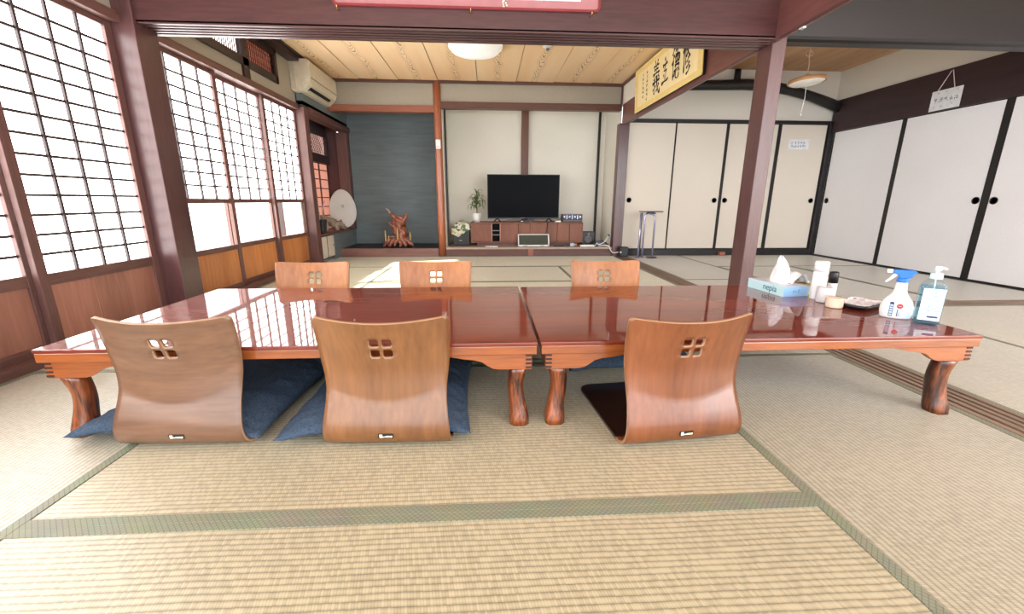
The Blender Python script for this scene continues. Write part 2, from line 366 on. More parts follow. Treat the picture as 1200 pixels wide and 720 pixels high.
# ------------------------------------------------------------------ mesh builder
class MB:
    def __init__(s): s.v = []; s.f = []; s.fm = []
    def add(s, vs, fs, mi=0):
        b = len(s.v); s.v += [tuple(v) for v in vs]
        s.f += [tuple(b+i for i in f) for f in fs]; s.fm += [mi]*len(fs); return s
    def box(s, x0, x1, y0, y1, z0, z1, mi=0):
        x0, x1 = sorted((x0, x1)); y0, y1 = sorted((y0, y1)); z0, z1 = sorted((z0, z1))
        vs = [(x0,y0,z0),(x1,y0,z0),(x1,y1,z0),(x0,y1,z0),(x0,y0,z1),(x1,y0,z1),(x1,y1,z1),(x0,y1,z1)]
        return s.add(vs, [(0,3,2,1),(4,5,6,7),(0,1,5,4),(1,2,6,5),(2,3,7,6),(3,0,4,7)], mi)
    def prism(s, poly, axis, a, b, mi=0):
        """extrude a 2D polygon (list of (p,q)) along axis from a to b. axis X: (p,q)=(y,z); Y: (x,z); Z: (x,y)"""
        mk = {'X': lambda p, q, t: (t, p, q), 'Y': lambda p, q, t: (p, t, q), 'Z': lambda p, q, t: (p, q, t)}[axis]
        n = len(poly)
        vs = [mk(p, q, a) for p, q in poly] + [mk(p, q, b) for p, q in poly]
        fs = [tuple(range(n)), tuple(range(2*n-1, n-1, -1))] + [(i, n+i, n+(i+1) % n, (i+1) % n) for i in range(n)]
        return s.add(vs, fs, mi)
    def tube(s, pts, rad, seg=8, mi=0, cap=True, flat=1.0):
        pts = [Vector(p) for p in pts]; n = len(pts)
        if not hasattr(rad, '__len__'): rad = [rad]*n
        vs = []; ref = None
        for i, p in enumerate(pts):
            t = (pts[min(i+1, n-1)] - pts[max(i-1, 0)]).normalized()
            if ref is None:
                ref = Vector((0, 0, 1)) if abs(t.z) < 0.9 else Vector((0, 1, 0))
            u = t.cross(ref).normalized(); w = u.cross(t).normalized(); ref = w
            for k in range(seg):
                a = 2*PI*k/seg
                vs.append(p + rad[i]*(math.cos(a)*u + flat*math.sin(a)*w))
        fs = [(i*seg+k, i*seg+(k+1) % seg, (i+1)*seg+(k+1) % seg, (i+1)*seg+k) for i in range(n-1) for k in range(seg)]
        if cap: fs += [tuple(range(seg-1, -1, -1)), tuple((n-1)*seg+k for k in range(seg))]
        return s.add(vs, fs, mi)
    def lathe(s, prof, c=(0, 0, 0), seg=24, axis='Z', sq=None, mi=0, cap=True):
        """prof: [(r, h)]; sq: (sx, sy) scale of the section"""
        sx, sy_ = sq or (1, 1)
        vs = []
        for r, h in prof:
            for k in range(seg):
                a = 2*PI*k/seg
                p = (r*math.cos(a)*sx, r*math.sin(a)*sy_, h)
                if axis == 'X': p = (p[2], p[0], p[1])
                if axis == 'Y': p = (p[0], p[2], p[1])
                vs.append((c[0]+p[0], c[1]+p[1], c[2]+p[2]))
        n = len(prof)
        fs = [(i*seg+k, i*seg+(k+1) % seg, (i+1)*seg+(k+1) % seg, (i+1)*seg+k) for i in range(n-1) for k in range(seg)]
        if cap: fs += [tuple(range(seg-1, -1, -1)), tuple((n-1)*seg+k for k in range(seg))]
        return s.add(vs, fs, mi)
    def grid(s, fn, nu, nv, mi=0):
        vs = [fn(i/nu, j/nv) for j in range(nv+1) for i in range(nu+1)]
        fs = [(j*(nu+1)+i, j*(nu+1)+i+1, (j+1)*(nu+1)+i+1, (j+1)*(nu+1)+i) for j in range(nv) for i in range(nu)]
        return s.add(vs, fs, mi)
    def mesh(s, name, mats, smooth=False):
        me = bpy.data.meshes.new(name)
        me.from_pydata(s.v, [], s.f)
        for m in (mats if isinstance(mats, (list, tuple)) else [mats]): me.materials.append(m)
        for p, mi in zip(me.polygons, s.fm): p.material_index = mi
        bm = bmesh.new(); bm.from_mesh(me)
        bmesh.ops.recalc_face_normals(bm, faces=bm.faces)
        bm.to_mesh(me); bm.free()
        if smooth:
            for p in me.polygons: p.use_smooth = True
        me.update()
        return me
    def build(s, name, mats, parent=None, smooth=False, bevel=0.0, seg=2, world=False, loc=None, rot=None):
        o = bpy.data.objects.new(name, s.mesh(name, mats, smooth))
        COL.objects.link(o)
        if loc: o.location = loc
        if rot: o.rotation_euler = rot
        if bevel:
            b = o.modifiers.new('bevel', 'BEVEL'); b.width = bevel; b.segments = seg; b.limit_method = 'ANGLE'; b.angle_limit = math.radians(40)
        if smooth == 'auto' or (bevel and not smooth):
            pass
        if parent:
            o.parent = parent
            if world: o.matrix_parent_inverse = Matrix.Translation(-Vector(parent.location))
        return o

def tag(o, label=None, cat=None, group=None, kind=None):
    if label: o['label'] = label
    if cat: o['category'] = cat
    if group: o['group'] = group
    if kind: o['kind'] = kind
    return o

def thing(name, label, cat, loc=(0, 0, 0), rz=0.0, group=None, kind=None):
    o = bpy.data.objects.new(name, None); COL.objects.link(o)
    o.empty_display_size = 0.1
    o.location = loc; o.rotation_euler = (0, 0, rz)
    return tag(o, label, cat, group, kind)

def copy_tree(o, parent=None):
    c = o.copy(); COL.objects.link(c)
    if parent: c.parent = parent
    for ch in [x for x in bpy.data.objects if x.parent == o]:
        copy_tree(ch, c)
    return c

def struct(name, mb, mat, label=None, cat=None, bevel=0.0, smooth=False, parent=None):
    o = mb.build(name, mat, parent, bevel=bevel, smooth=smooth)
    return tag(o, label, cat, kind='structure')

def text_mesh(name, body, size, mat, parent, loc, rot, extrude=0.0005, align='CENTER'):
    c = bpy.data.curves.new(name, 'FONT'); c.body = body; c.size = size; c.extrude = extrude
    c.align_x = align; c.align_y = 'CENTER'
    o = bpy.data.objects.new(name + '_curve', c)
    COL.objects.link(o)
    bpy.context.view_layer.update()
    me = bpy.data.meshes.new_from_object(o.evaluated_get(bpy.context.evaluated_depsgraph_get()))
    bpy.data.objects.remove(o)
    me.materials.clear(); me.materials.append(mat)
    t = bpy.data.objects.new(name, me); COL.objects.link(t)
    t.parent = parent; t.location = loc; t.rotation_euler = rot
    return t

# ================================================================== SETTING
# ---- floor: slab + tatami mats (each mat a part, its cloth borders sub-parts)
floor = MB().box(-2.6, 5.0, -1.3, 6.9, -0.14, -0.056).build('floor', plain('subfloor_boards', srgb(120, 96, 70), 0.8))
tag(floor, 'straw tatami mat floor with green cloth borders', 'floor', kind='structure')
SX0, SX1 = 1.75, 1.92      # long grooved sill between the rooms
mats = [
    (-1.11, .83, -1.02, -.068, 'X'), (-1.11, .83, -.068, .89, 'X'), (-1.11, .83, .89, 1.85, 'X'),
    (-2.04, -1.11, -.05, 1.85, 'Y'), (.83, SX0, -.05, 1.90, 'Y'),
    (-2.04, -.15, 1.85, 2.80, 'X'), (-.15, SX0, 1.90, 2.80, 'X'),
    (-2.04, -1.11, 3.0, 4.9, 'Y'), (.82, SX0, 3.0, 4.9, 'Y'),
    (-1.11, .82, 3.0, 3.95, 'X'), (-1.11, .82, 3.95, 4.9, 'X'),
    (-2.04, -.15, 4.9, 5.85, 'X'), (-.15, SX0, 4.9, 5.85, 'X'),
    (SX1, 2.71, 4.0, 5.85, 'Y'), (2.71, 4.66, 4.8, 5.85, 'X'), (2.71, 3.6, 3.0, 4.8, 'Y'), (3.6, 4.66, 3.0, 4.8, 'Y'), (SX1, 2.71, 3.0, 4.0, 'X'),
    (SX1, 2.85, .9, 2.86, 'Y'), (2.85, 4.66, 1.9, 2.86, 'X'), (2.85, 4.66, .95, 1.9, 'X'), (SX1, 2.85, -1.0, .9, 'Y'), (2.85, 4.66, -1.0, .95, 'X'),
]
for (x0, x1, y0, y1, al) in mats:
    g = 0.0007
    x0 += g; x1 -= g; y0 += g; y1 -= g
    brightened = x1 < 1.8 and y0 > 2.9       # the far room's brighter light is put into its mats' colour
    t = MB().box(x0, x1, y0, y1, -0.055, 0.0).build('tatami_mat', M[('tatami_far' if al == 'X' else 'tatami_far_y') if brightened else ('tatami_x' if al == 'X' else 'tatami_y')], floor, bevel=0.003)
    if al == 'X':
        for a, b in ((y0, y0+.0275), (y1-.0275, y1)):
            MB().box(x0-.0004, x1+.0004, a-.0008, b+.0008, -0.05, 0.0016).build('border_cloth', M['heri'], t, bevel=0.001)
    else:
        for a, b in ((x0, x0+.0275), (x1-.0275, x1)):
            MB().box(a-.0008, b+.0008, y0-.0004, y1+.0004, -0.05, 0.0016).build('border_cloth', M['heri'], t, bevel=0.001)

# ---- grooved sills
def sill(name, x0, x1, y0, y1, along, label):
    mb = MB().box(x0, x1, y0, y1, -0.055, -0.004)
    w = (x1-x0) if along == 'Y' else (y1-y0)
    # raised rails between grooves
    for a, b in ((0, .14), (.24, .38), (.47, .58), (.67, .80), (.89, 1.0)):
        if along == 'Y': mb.box(x0+a*w, x0+b*w, y0, y1, -0.006, 0.003)
        else: mb.box(x0, x1, y0+a*w, y0+b*w, -0.006, 0.003)
    return struct(name, mb, M['sill_wood'] if along == 'Y' else M['sill_x'], label, 'sill')
M['sill_x'] = wood('grooved_sill_wood_x', srgb(96, 78, 66), srgb(148, 126, 108), 'X', 7, rough=0.5)
sill('trim_1', SX0, SX1, -1.2, 5.85, 'Y', 'long grooved wooden sill between the two rooms of tatami, running past the table end')
sill('trim_2', -2.04, SX0, 2.80, 3.0, 'X', 'grooved wooden sill under the front beam behind the low tables')
sill('trim_3', SX1, 4.66, 2.86, 3.0, 'X', 'grooved sill between the mats beside the far white sliding doors')
# sill under the window wall
struct('trim_4', MB().box(-2.16, -2.04, -1.2, 5.1, -0.055, 0.03).box(-2.05, -2.035, -1.2, 5.1, 0.03, 0.045), M['frame_wood_y'], 'wooden sill along the foot of the lattice windows', 'sill')

# ---- posts and beams
ZB = 1.72
fb = MB().box(-2.08, 1.80, 2.80, 2.86, ZB, 1.985)                       # face board
fb.box(-2.08, 1.80, 2.86, 3.0, ZB+.012, 2.30)
for a, b in ((2.80, 2.822), (2.845, 2.862), (2.885, 2.902), (2.925, 2.945), (2.965, 3.0)): fb.box(-2.08, 1.80, a, b, ZB-.006, ZB+.014)
struct('trim_5', fb, M['beam'], 'wide reddish brown beam crossing the top above the low tables', 'beam', bevel=0.003)
sb = MB()
for (a, b) in ((-1.2, 2.87), (3.02, 5.84)):
    sb.box(1.767, 1.812, a, b, ZB, 1.965)
    sb.box(1.812, 1.89, a, b, ZB+.048, 1.95)
    for p, q in ((1.767, 1.774), (1.781, 1.787), (1.795, 1.812)): sb.box(p, q, a, b, ZB-.006, ZB+.002)
struct('trim_6', sb, M['beam_y'], 'reddish brown beam carrying the framed calligraphy, from front post to far corner', 'beam', bevel=0.002)
db = MB().prism([(2.88, 1.745), (2.90, 1.735), (2.97, 1.733), (2.99, 1.742), (2.99, 2.35), (2.87, 2.35), (2.87, 1.76)], 'X', 1.89, 4.70)
struct('trim_7', db, M['dark_beam'], 'dark brown beam from the front post across to the white sliding doors', 'beam', bevel=0.004)
struct('trim_8', MB().box(1.80, 1.892, 2.87, 3.02, -0.055, 1.80), M['post'], 'tall square reddish brown post standing behind the tissue box', 'post', bevel=0.004)
struct('trim_9', MB().box(-2.10, -1.965, 2.78, 2.96, -0.055, 2.4), M['post'], 'reddish brown post between the two runs of lattice windows', 'post', bevel=0.004)
struct('trim_10', MB().box(1.742, 1.872, 5.83, 5.96, -0.055, 1.74).box(1.752, 1.768, 5.86, 5.90, 1.965, 2.2), M['post'], 'far corner post beside the television alcove', 'post', bevel=0.003)
tp = MB().lathe([(.052, 0), (.051, .5), (.0500, 1.2), (.0485, 1.8), (.049, 2.2)], (-.632, 5.90, 0), 20)
struct('trim_11', tp, M['red_post'], 'rounded orange red post between the blue alcove and the television alcove', 'post', smooth=True)

# ---- ceilings
ceil = MB().box(-2.10, 1.78, 2.99, 6.0, 2.235, 2.27).build('ceiling', M['dark_beam_y'])
tag(ceil, 'pale cedar plank ceiling of the far room', 'ceiling', kind='structure')
cx = [-2.02, -1.587, -1.098, -.607, -.115, .378, .860, 1.345, 1.77]
for a, b in zip(cx[:-1], cx[1:]):
    # overlapping boards, one edge proud
    MB().prism([(a+.003, 2.222), (b-.004, 2.216), (b-.004, 2.234), (a+.003, 2.234)], 'Y', 3.0, 5.9).build('ceiling_board', M['ceil_wood'], ceil)
struct('trim_12', MB().box(-2.08, -1.965, 2.99, 5.9, 2.165, 2.235).box(-1.965, -1.93, 2.99, 5.9, 2.205, 2.235), M['dark_beam_y'], 'dark moulding where the plank ceiling meets the window wall', 'moulding', bevel=0.003)
struct('trim_13', MB().box(-1.95, 1.77, 5.865, 5.90, 2.188, 2.225).box(1.745, 1.775, 3.0, 5.88, 2.19, 2.228), M['brown_rail'], 'thin brown moulding along the far edge of the plank ceiling', 'moulding')
rc = MB().box(1.88, 4.75, 2.99, 6.0, 2.445, 2.48).build('ceiling.001', M['dark_beam_y'])
tag(rc, 'brown board ceiling over the room of sliding doors', 'ceiling', kind='structure')
for i in range(9):
    a = 1.88 + i*.315
    MB().box(a+.002, a+.313, 3.0, 5.92, 2.42, 2.444).build('ceiling_board', M['ceil_brown'], rc)
fc = MB().box(-2.15, 4.75, -1.3, 3.0, 2.42, 2.47)
struct('ceiling.002', fc, M['ceil_brown'], 'brown ceiling over the near room, above the beams', 'ceiling')

# ---- far wall (above beams), tokonoma and TV alcove
struct('wall_back', MB().box(-2.02, -.64, 5.905, 5.965, 1.92, 2.235).box(-.62, 1.765, 5.905, 5.965, 1.97, 2.235), M['plaster_grey'], 'grey plaster band above the two alcoves', 'wall')
struct('trim_14', MB().box(-2.0, -.66, 5.87, 5.98, 1.845, 1.924), M['red_rail'], 'orange red rail over the blue alcove', 'rail', bevel=0.004)
struct('trim_15', MB().box(-.60, 1.765, 5.87, 5.98, 1.897, 1.975), M['brown_rail'], 'brown rail over the television alcove', 'rail', bevel=0.003)
# tokonoma
struct('wall_alcove', MB().box(-2.05, -.60, 6.60, 6.66, 0, 2.1).box(-2.06, -2.0, 5.65, 6.62, 0, .33).box(-2.06, -2.0, 5.10, 6.62, 1.755, 2.24).box(-.66, -.62, 5.95, 6.62, 0, 2.1).box(-2.05, -.62, 5.97, 6.62, 2.02, 2.06),
       M['plaster_blue'], 'blue grey sand plaster wall of the display alcove', 'wall')
struct('floor.001', MB().box(-2.0, -.66, 5.90, 6.6, .06, .109), M['dark_beam'], 'dark polished floor board of the blue alcove', 'alcove floor')
struct('trim_16', MB().box(-2.02, -.68, 5.855, 5.905, -.055, .111), wood('alcove_sill_wood', srgb(104, 68, 62), srgb(150, 108, 98), 'X', 5, rough=.35), 'red brown sill at the foot of the blue alcove', 'sill', bevel=0.006)
# TV alcove
struct('wall_alcove.001', MB().box(-.62, 1.80, 6.60, 6.66, 0, 2.1).box(1.762, 1.80, 5.96, 6.62, 0, 2.1).box(-.62, -.575, 5.95, 6.62, 0, 2.1).box(-.62, 1.8, 5.99, 6.62, 2.02, 2.06), M['plaster_cream'], 'cream plaster wall behind the television', 'wall')
struct('trim_17', MB().box(.505, .61, 6.54, 6.60, .12, 2.02), M['brown_stud'], 'brown wooden stud on the cream wall above the television', 'stud', bevel=0.003)
struct('trim_18', MB().box(1.648, 1.682, 6.575, 6.60, .12, 2.02), M['black'], 'thin black strip on the cream wall near the corner post', 'strip')
struct('trim_19', MB().box(-.572, -.548, 6.10, 6.13, .12, 2.02), M['black'], 'thin black strip beside the orange red post', 'strip')
struct('floor.002', MB().box(-.58, 1.762, 5.86, 6.6, .095, .122), plain('pale_alcove_floor', srgb(168, 148, 134), .45), 'pale floor board under the media cabinet', 'alcove floor', bevel=0.003)
struct('trim_20', MB().box(-.58, 1.745, 5.868, 5.92, -.055, .095), M['brown_rail'], 'dark brown sill below the television alcove', 'sill', bevel=0.003)
struct('trim_21', MB().box(.555, .63, 5.852, 5.87, .0, .092), M['red_rail'], 'small wooden block on the dark sill of the television alcove', 'block')
struct('trim_22', MB().box(3.28, 3.36, 5.79, 5.845, .003, .055), M['red_rail'], 'small wooden block at the foot of the back sliding doors', 'block')

# ---- tokonoma left side: post, lintel, recess with lattice and little paper window, shelf, cabinet
struct('trim_23', MB().box(-2.10, -1.99, 5.085, 5.20, -.055, 1.74), M['frame_wood'], 'brown post between the last lattice window and the alcove shelf', 'post', bevel=.003)
struct('trim_24', MB().box(-2.09, -1.97, 5.20, 6.60, 1.675, 1.755), M['frame_wood_y'], 'red brown lintel over the alcove side window', 'lintel', bevel=.003)
struct('wall_left.001', MB().box(-2.36, -2.31, 5.0, 6.6, 0, 2.1), M['dark_beam_y'], 'dark wood back of the alcove side recess', 'wall')
struct('trim_25', MB().box(-2.31, -2.13, 6.50, 6.53, .33, 1.76), M['post'], 'red brown board at the end of the alcove side recess', 'board')
struct('trim_26', MB().box(-2.135, -1.985, 6.47, 6.60, .33, 1.676), M['frame_wood'], 'pinkish brown pillar beside the white oval disc', 'pillar', bevel=.003)
struct('trim_35', MB().box(-2.31, -2.0, 5.1, 6.62, 1.76, 1.80), M['dark_beam_y'], 'dark board roofing the alcove side recess', 'board')
# lattice panel
lw = thing('window_9', 'small diagonal lattice transom in the alcove side recess', 'lattice', (-2.29, 5.2, 1.33), kind='structure')
MB().box(-2.31, -2.27, 5.2, 6.5, 1.60, 1.76).box(-2.31, -2.26, 5.2, 6.5, 1.245, 1.355).box(-2.31, -2.26, 6.44, 6.5, 1.355, 1.60).build('frame', M['dark_beam_y'], lw, world=True)
for i in range(27):
    for s in (-1, 1):
        y = 5.16 + i*.052
        pts = [(y, 1.355), (y+.009, 1.355), (y+.009+s*.245, 1.60), (y+s*.245, 1.60)]
        if min(p[0] for p in pts) < 5.1 or max(p[0] for p in pts) > 6.46: continue
        MB().prism(pts, 'X', -2.285+(.004 if s > 0 else 0), -2.281+(.004 if s > 0 else 0)).build('slat', M['frame_wood'], lw, world=True)
MB().box(-2.309, -2.302, 5.2, 6.46, 1.355, 1.60).build('paper', plain('lattice_backing_paper', srgb(214, 170, 160), .9, emit=(.8, .5, .45, .55)), lw, world=True)
# small paper window
sw = thing('window_10', 'small reddish paper window with thin bars behind the alcove shelf', 'window', (-2.29, 5.2, .36), kind='structure')
MB().box(-2.305, -2.298, 5.22, 6.46, .36, 1.235).build('paper', M['paper_red'], sw, world=True)
for k in range(8):
    z = .42 + k*.122
    MB().box(-2.298, -2.288, 5.22, 6.46, z-.006, z+.006).build('muntin', M['frame_wood'], sw, world=True)
for y in (5.5, 5.81, 6.15):
    MB().box(-2.296, -2.284, y-.014, y+.014, .36, 1.235).build('stile', M['frame_wood'], sw, world=True)
# shelf
struct('trim_27', MB().box(-2.31, -1.99, 5.2, 6.47, .325, .352), M['frame_wood_y'], 'wooden shelf board holding the driftwood in the alcove corner', 'shelf', bevel=.003)
cab = thing('low_cabinet', 'small low cabinet with two cream doors under the alcove shelf', 'cabinet', (-2.16, 5.42, 0))
MB().box(-2.31, -2.02, 5.2, 5.66, .03, .323).build('body', M['black'], cab, world=True, bevel=.003)
for (a, b) in ((5.22, 5.40), (5.455, 5.64)):
    d = MB().box(-2.02, -2.005, a, b, .052, .312).build('door', M['beige_door'], cab, world=True, bevel=.002)
    if a > 5.4: MB().lathe([(.010, 0), (.012, .004)], (-2.006, b-.03, .19), 10, 'X').build('pull', M['handle'], d, world=False)

# ---- left wall: shoji windows
wl = MB().box(-2.16, -2.07, -1.25, 5.1, 1.75, 1.90).box(-2.16, -2.075, -1.25, 2.8, 1.90, 2.42).box(-2.16, -2.075, 4.66, 5.9, 1.90, 2.24).box(-2.16, -2.075, 2.96, 3.15, 1.9, 2.24).box(-2.16, -2.075, 5.1, 5.9, 1.755, 1.9)
struct('wall_left', wl, M['plaster_grey'], 'grey plaster strip over the lattice windows', 'wall')
struct('trim_28', MB().box(-2.14, -2.035, -1.2, 5.09, 1.706, 1.745).box(-2.08, -2.045, -1.2, 5.09, 1.745, 1.765), M['frame_wood_y'], 'upper track rail of the lattice windows', 'rail', bevel=.002)
struct('trim_29', MB().box(-2.10, -2.05, 2.96, 4.70, 1.865, 1.930).box(-2.10, -2.05, 2.96, 4.70, 2.115, 2.168).box(-2.10, -2.05, 4.075, 4.17, 1.765, 2.168).box(-2.10, -2.05, 4.66, 4.71, 1.865, 2.168), M['dark_beam_y'], 'dark frame of the small transoms near the air conditioner', 'frame', bevel=.002)
# transoms
t1 = thing('window_7', 'narrow slatted transom above the lattice windows, bright behind thin dark slats', 'transom', (-2.07, 3.6, 1.93), kind='structure')
MB().box(-2.10, -2.095, 3.15, 4.08, 1.93, 2.115).build('paper', M['slat_lit'], t1, world=True)
for i in range(31):
    y = 3.165 + i*.030
    MB().box(-2.087, -2.081, y-.0045, y+.0045, 1.93, 2.115).build('slat', M['frame_wood'], t1, world=True)
t2 = thing('window_8', 'small red brown panelled transom next to the air conditioner', 'transom', (-2.07, 4.4, 1.93), kind='structure')
MB().box(-2.10, -2.095, 4.17, 4.66, 1.93, 2.115).build('panel', plain('red_transom_panel', srgb(196, 112, 92), .8, emit=(.7, .22, .14, .35)), t2, world=True)
for i in range(14):
    y = 4.185 + i*.0355
    MB().box(-2.09, -2.082, y-.004, y+.004, 1.93, 2.115).build('slat', M['frame_wood'], t2, world=True)
for z in (1.975, 2.035, 2.08): MB().box(-2.082, -2.076, 4.17, 4.66, z-.003, z+.003).build('rail', M['frame_wood'], t2, world=True)

def shoji(n, y0, y1, label, yukimi, xoff=0.0, near=True):
    """one sliding lattice window from y0 to y1 (outer stiles)"""
    X = -2.085 + xoff
    fw = M['frame_wood']
    w = thing('window_%d' % n, label, 'window', (X, (y0+y1)/2, .03), kind='structure')
    st = .046
    for a in (y0, y1-st): MB().box(X-.028, X, a, a+st, .03, 1.712).build('stile', fw, w, world=True, bevel=.002)
    MB().box(X-.026, X-.002, y0+st, y1-st, 1.676, 1.712).build('top_rail', M['frame_wood_y'], w, world=True)
    MB().box(X-.026, X-.002, y0+st, y1-st, .352, .39 if yukimi else .407).build('middle_rail', M['frame_wood_y'], w, world=True)
    MB().box(X-.026, X-.002, y0+st, y1-st, .03, .075).build('bottom_rail', M['frame_wood_y'], w, world=True)
    nb = 3
    cuts = [y0+st + (y1-y0-2*st)*k for k in ((0, .36, .66, 1) if not yukimi else (0, .40, .74, 1))]
    for a, b in zip(cuts[:-1], cuts[1:]):
        MB().box(X-.018, X-.010, a+.001, b-.001, .075, .352).build('board', M['board_honey' if yukimi else 'board_red'], w, world=True)
    zb = .76 if yukimi else .407
    MB().box(X-.0215, X-.020, y0+st, y1-st, zb, 1.676).build('paper', M['paper_lit'], w, world=True)
    rows = 10 if yukimi else 14
    for k in range(1, rows):
        z = zb + (1.676-zb)*k/rows
        MB().box(X-.019, X-.011, y0+st, y1-st, z-.0062, z+.0062).build('muntin', M['muntin'], w, world=True)
    for k in range(1, 4):
        y = y0+st + (y1-y0-2*st)*k/4
        MB().box(X-.018, X-.005, y-.0062, y+.0062, zb, 1.676).build('muntin', M['muntin'], w, world=True)
    if yukimi:
        MB().box(X-.026, X-.002, y0+st, y1-st, .725, .76).build('glass_rail', M['frame_wood_y'], w, world=True)
        MB().box(X-.016, X-.012, y0+st, y1-st, .39, .725).build('glass_pane', M['glass'], w, world=True)
shoji(1, 2.045, 2.775, 'lattice paper window over red brown boards, next to the near post', False)
shoji(2, 1.335, 2.075, 'lattice paper window cut by the picture edge, nearest to the viewer', False, -.035)
shoji(3, .63, 1.37, 'lattice paper window nearer than the picture shows, third from the near post', False)
shoji(4, -.08, .66, 'lattice paper window beside the viewer, fourth from the near post', False, -.035)
shoji(5, -.78, -.05, 'lattice paper window behind the viewer, fifth from the near post', False)
shoji(6, 2.955, 3.70, 'lattice window with a clear lower pane, first beyond the near post', True)
shoji(11, 3.655, 4.42, 'lattice window with a clear lower pane, middle one of the far three', True, -.035)
shoji(12, 4.38, 5.10, 'lattice window with a clear lower pane, last before the alcove', True)
struct('wall_left.002', MB().box(-2.60, -2.115, 5.02, 5.06, -.03, 1.70), plain('outer_white_plaster', srgb(236, 232, 226), .8), 'white outer wall seen through the last clear pane', 'wall')
# outside the windows: sunlit veranda floor and pale garden wall seen only through the clear panes
struct('floor.003', MB().box(-3.4, -2.17, -1.3, 6.0, -.12, -.03), plain('veranda_boards', srgb(214, 200, 178), .5), 'sunlit veranda floor outside the clear lower panes', 'veranda')

# ---- right room: back wall, back doors, log
struct('wall_back.001', MB().box(1.87, 4.70, 5.90, 5.96, 1.80, 2.44).box(1.87, 4.70, 6.0, 6.03, 0, 1.8), M['plaster_white'], 'white plaster above the back sliding doors', 'wall')
struct('trim_30', MB().box(1.87, 4.70, 5.85, 5.95, 1.765, 1.803).box(1.87, 4.70, 5.85, 5.95, -.055, .088).box(4.632, 4.70, 5.845, 5.95, .0, 1.80), M['dark_beam'], 'dark frame around the back sliding doors', 'frame', bevel=.003)
xs = [1.872, 2.53, 3.23, 3.968, 4.634]
lab = ['beige back sliding door behind the metal stand, next to the corner post', 'beige back sliding door second from the corner post', 'beige back sliding door half hidden by the front post', 'beige back sliding door with the small paper notice']
def fusuma(n, lo, hi, z0, z1, plane, axis, mat, label, hside, off, cat='sliding door', fr=.016):
    """axis X: door spans x at y=plane; axis Y: door spans y at x=plane, facing the room"""
    d = thing('door_%d' % n, label, cat, ((lo+hi)/2, plane, z0) if axis == 'X' else (plane, (lo+hi)/2, z0), kind='structure')
    def bx(a0, a1, c0, c1, p, q):
        return MB().box(a0, a1, plane+c0, plane+c1, p, q) if axis == 'X' else MB().box(plane+c0, plane+c1, a0, a1, p, q)
    bx(lo+fr*.5, hi-fr*.5, off+.003, off+.022, z0+.006, z1-.004).build('panel', mat, d, world=True)
    for a in (lo, hi-fr): bx(a, a+fr, off, off+.026, z0, z1).build('stile', M['black'], d, world=True)
    for p, q in ((z0, z0+.010), (z1-.008, z1)): bx(lo+fr, hi-fr, off, off+.026, p, q).build('rail', M['black'], d, world=True)
    hz = .764
    hp = lo+.075 if hside < 0 else hi-.075
    r = .034
    prof = [(r, 0), (r, -.004), (r*.86, -.006), (r*.78, .0), (r*.3, .001)]
    if axis == 'X': MB().lathe(prof, (hp, plane+off+.003, hz), 20, 'Y').build('finger_pull', M['handle'], d, world=True, smooth=True)
    else: MB().lathe(prof, (plane+off+.003, hp, hz), 20, 'X').build('finger_pull', M['handle'], d, world=True, smooth=True)
    return d
for i in range(4):
    fusuma(i+1, xs[i]-(.012 if i in (1,) else 0), xs[i+1]+(.0 if i else .0), .09, 1.764, 5.88, 'X', M['beige_door'], lab[i], (-1, 1, -1, 1)[i], (.0, -.0, .0, .0)[i] if i != 2 else .0)
struct('trim_31', MB().box(3.222, 3.248, 5.866, 5.879, .09, 1.764).box(3.93, 3.965, 5.87, 5.879, .09, 1.764), M['black'], 'black meeting strips between the back sliding doors', 'strip')
# log beam, bowed
pts = []; rr = []
for k in range(19):
    x = 1.93 + k*(4.72-1.93)/18
    if x < 3.3: z = 2.21 + .010*math.sin(x*2)
    else:
        u = (x-3.3)/1.42; z = 2.215 - .26*u**1.9
    pts.append((x, 5.80 + .02*math.sin(x*3), z)); rr.append(.062 - .004*math.sin(x*5))
lb = MB().tube(pts, rr, 14).box(3.235, 3.295, 5.84, 5.89, 2.26, 2.41)
struct('trim_32', lb, M['log'], 'black bowed log beam above the back sliding doors', 'log', smooth=True)
# ---- right wall
struct('wall_right', MB().box(4.70, 4.76, -1.3, 6.0, 2.03, 2.44).box(4.76, 4.80, -1.3, 6.0, -.1, 2.1), M['plaster_white'], 'white plaster above the dark rail of the side sliding doors', 'wall')
struct('trim_33', MB().box(4.665, 4.76, -1.2, 5.88, 1.662, 2.055), M['dark_beam_y'], 'wide dark rail above the side sliding doors, with the hanging notice', 'rail', bevel=.003)
struct('trim_34', MB().box(4.67, 4.76, -1.2, 5.86, -.055, .006), M['black'], 'black floor track of the side sliding doors', 'track')
fusuma(5, 4.85, 5.845, .008, 1.662, 4.70, 'Y', M['white_door'], 'white side sliding door in the far corner of the room', 1, .0, fr=.02)
fusuma(6, 3.85, 4.85, .008, 1.662, 4.70, 'Y', M['white_door'], 'white side sliding door under the hanging notice', -1, -.0, fr=.034)
fusuma(7, 2.88, 3.85, .008, 1.662, 4.70, 'Y', M['white_door'], 'white side sliding door cut by the picture edge', 1, .0, fr=.034)
fusuma(8, 1.9, 2.88, .008, 1.662, 4.70, 'Y', M['white_door'], 'white side sliding door nearer than the picture shows', -1, .0, fr=.034)
# walls of the side partition above the beam
struct('wall_right.001', MB().box(1.775, 1.87, 3.0, 5.9, 1.95, 2.45).box(1.80, 1.87, -1.2, 2.87, 1.95, 2.45), M['plaster_cream'], 'plaster panel above the beam with the framed calligraphy', 'wall')
struct('wall_front', MB().box(-2.1, 1.8, 2.88, 2.98, 2.29, 2.45).box(1.87, 4.75, 2.90, 2.98, 2.34, 2.45), M['plaster_cream'], 'plaster above the front beams', 'wall')

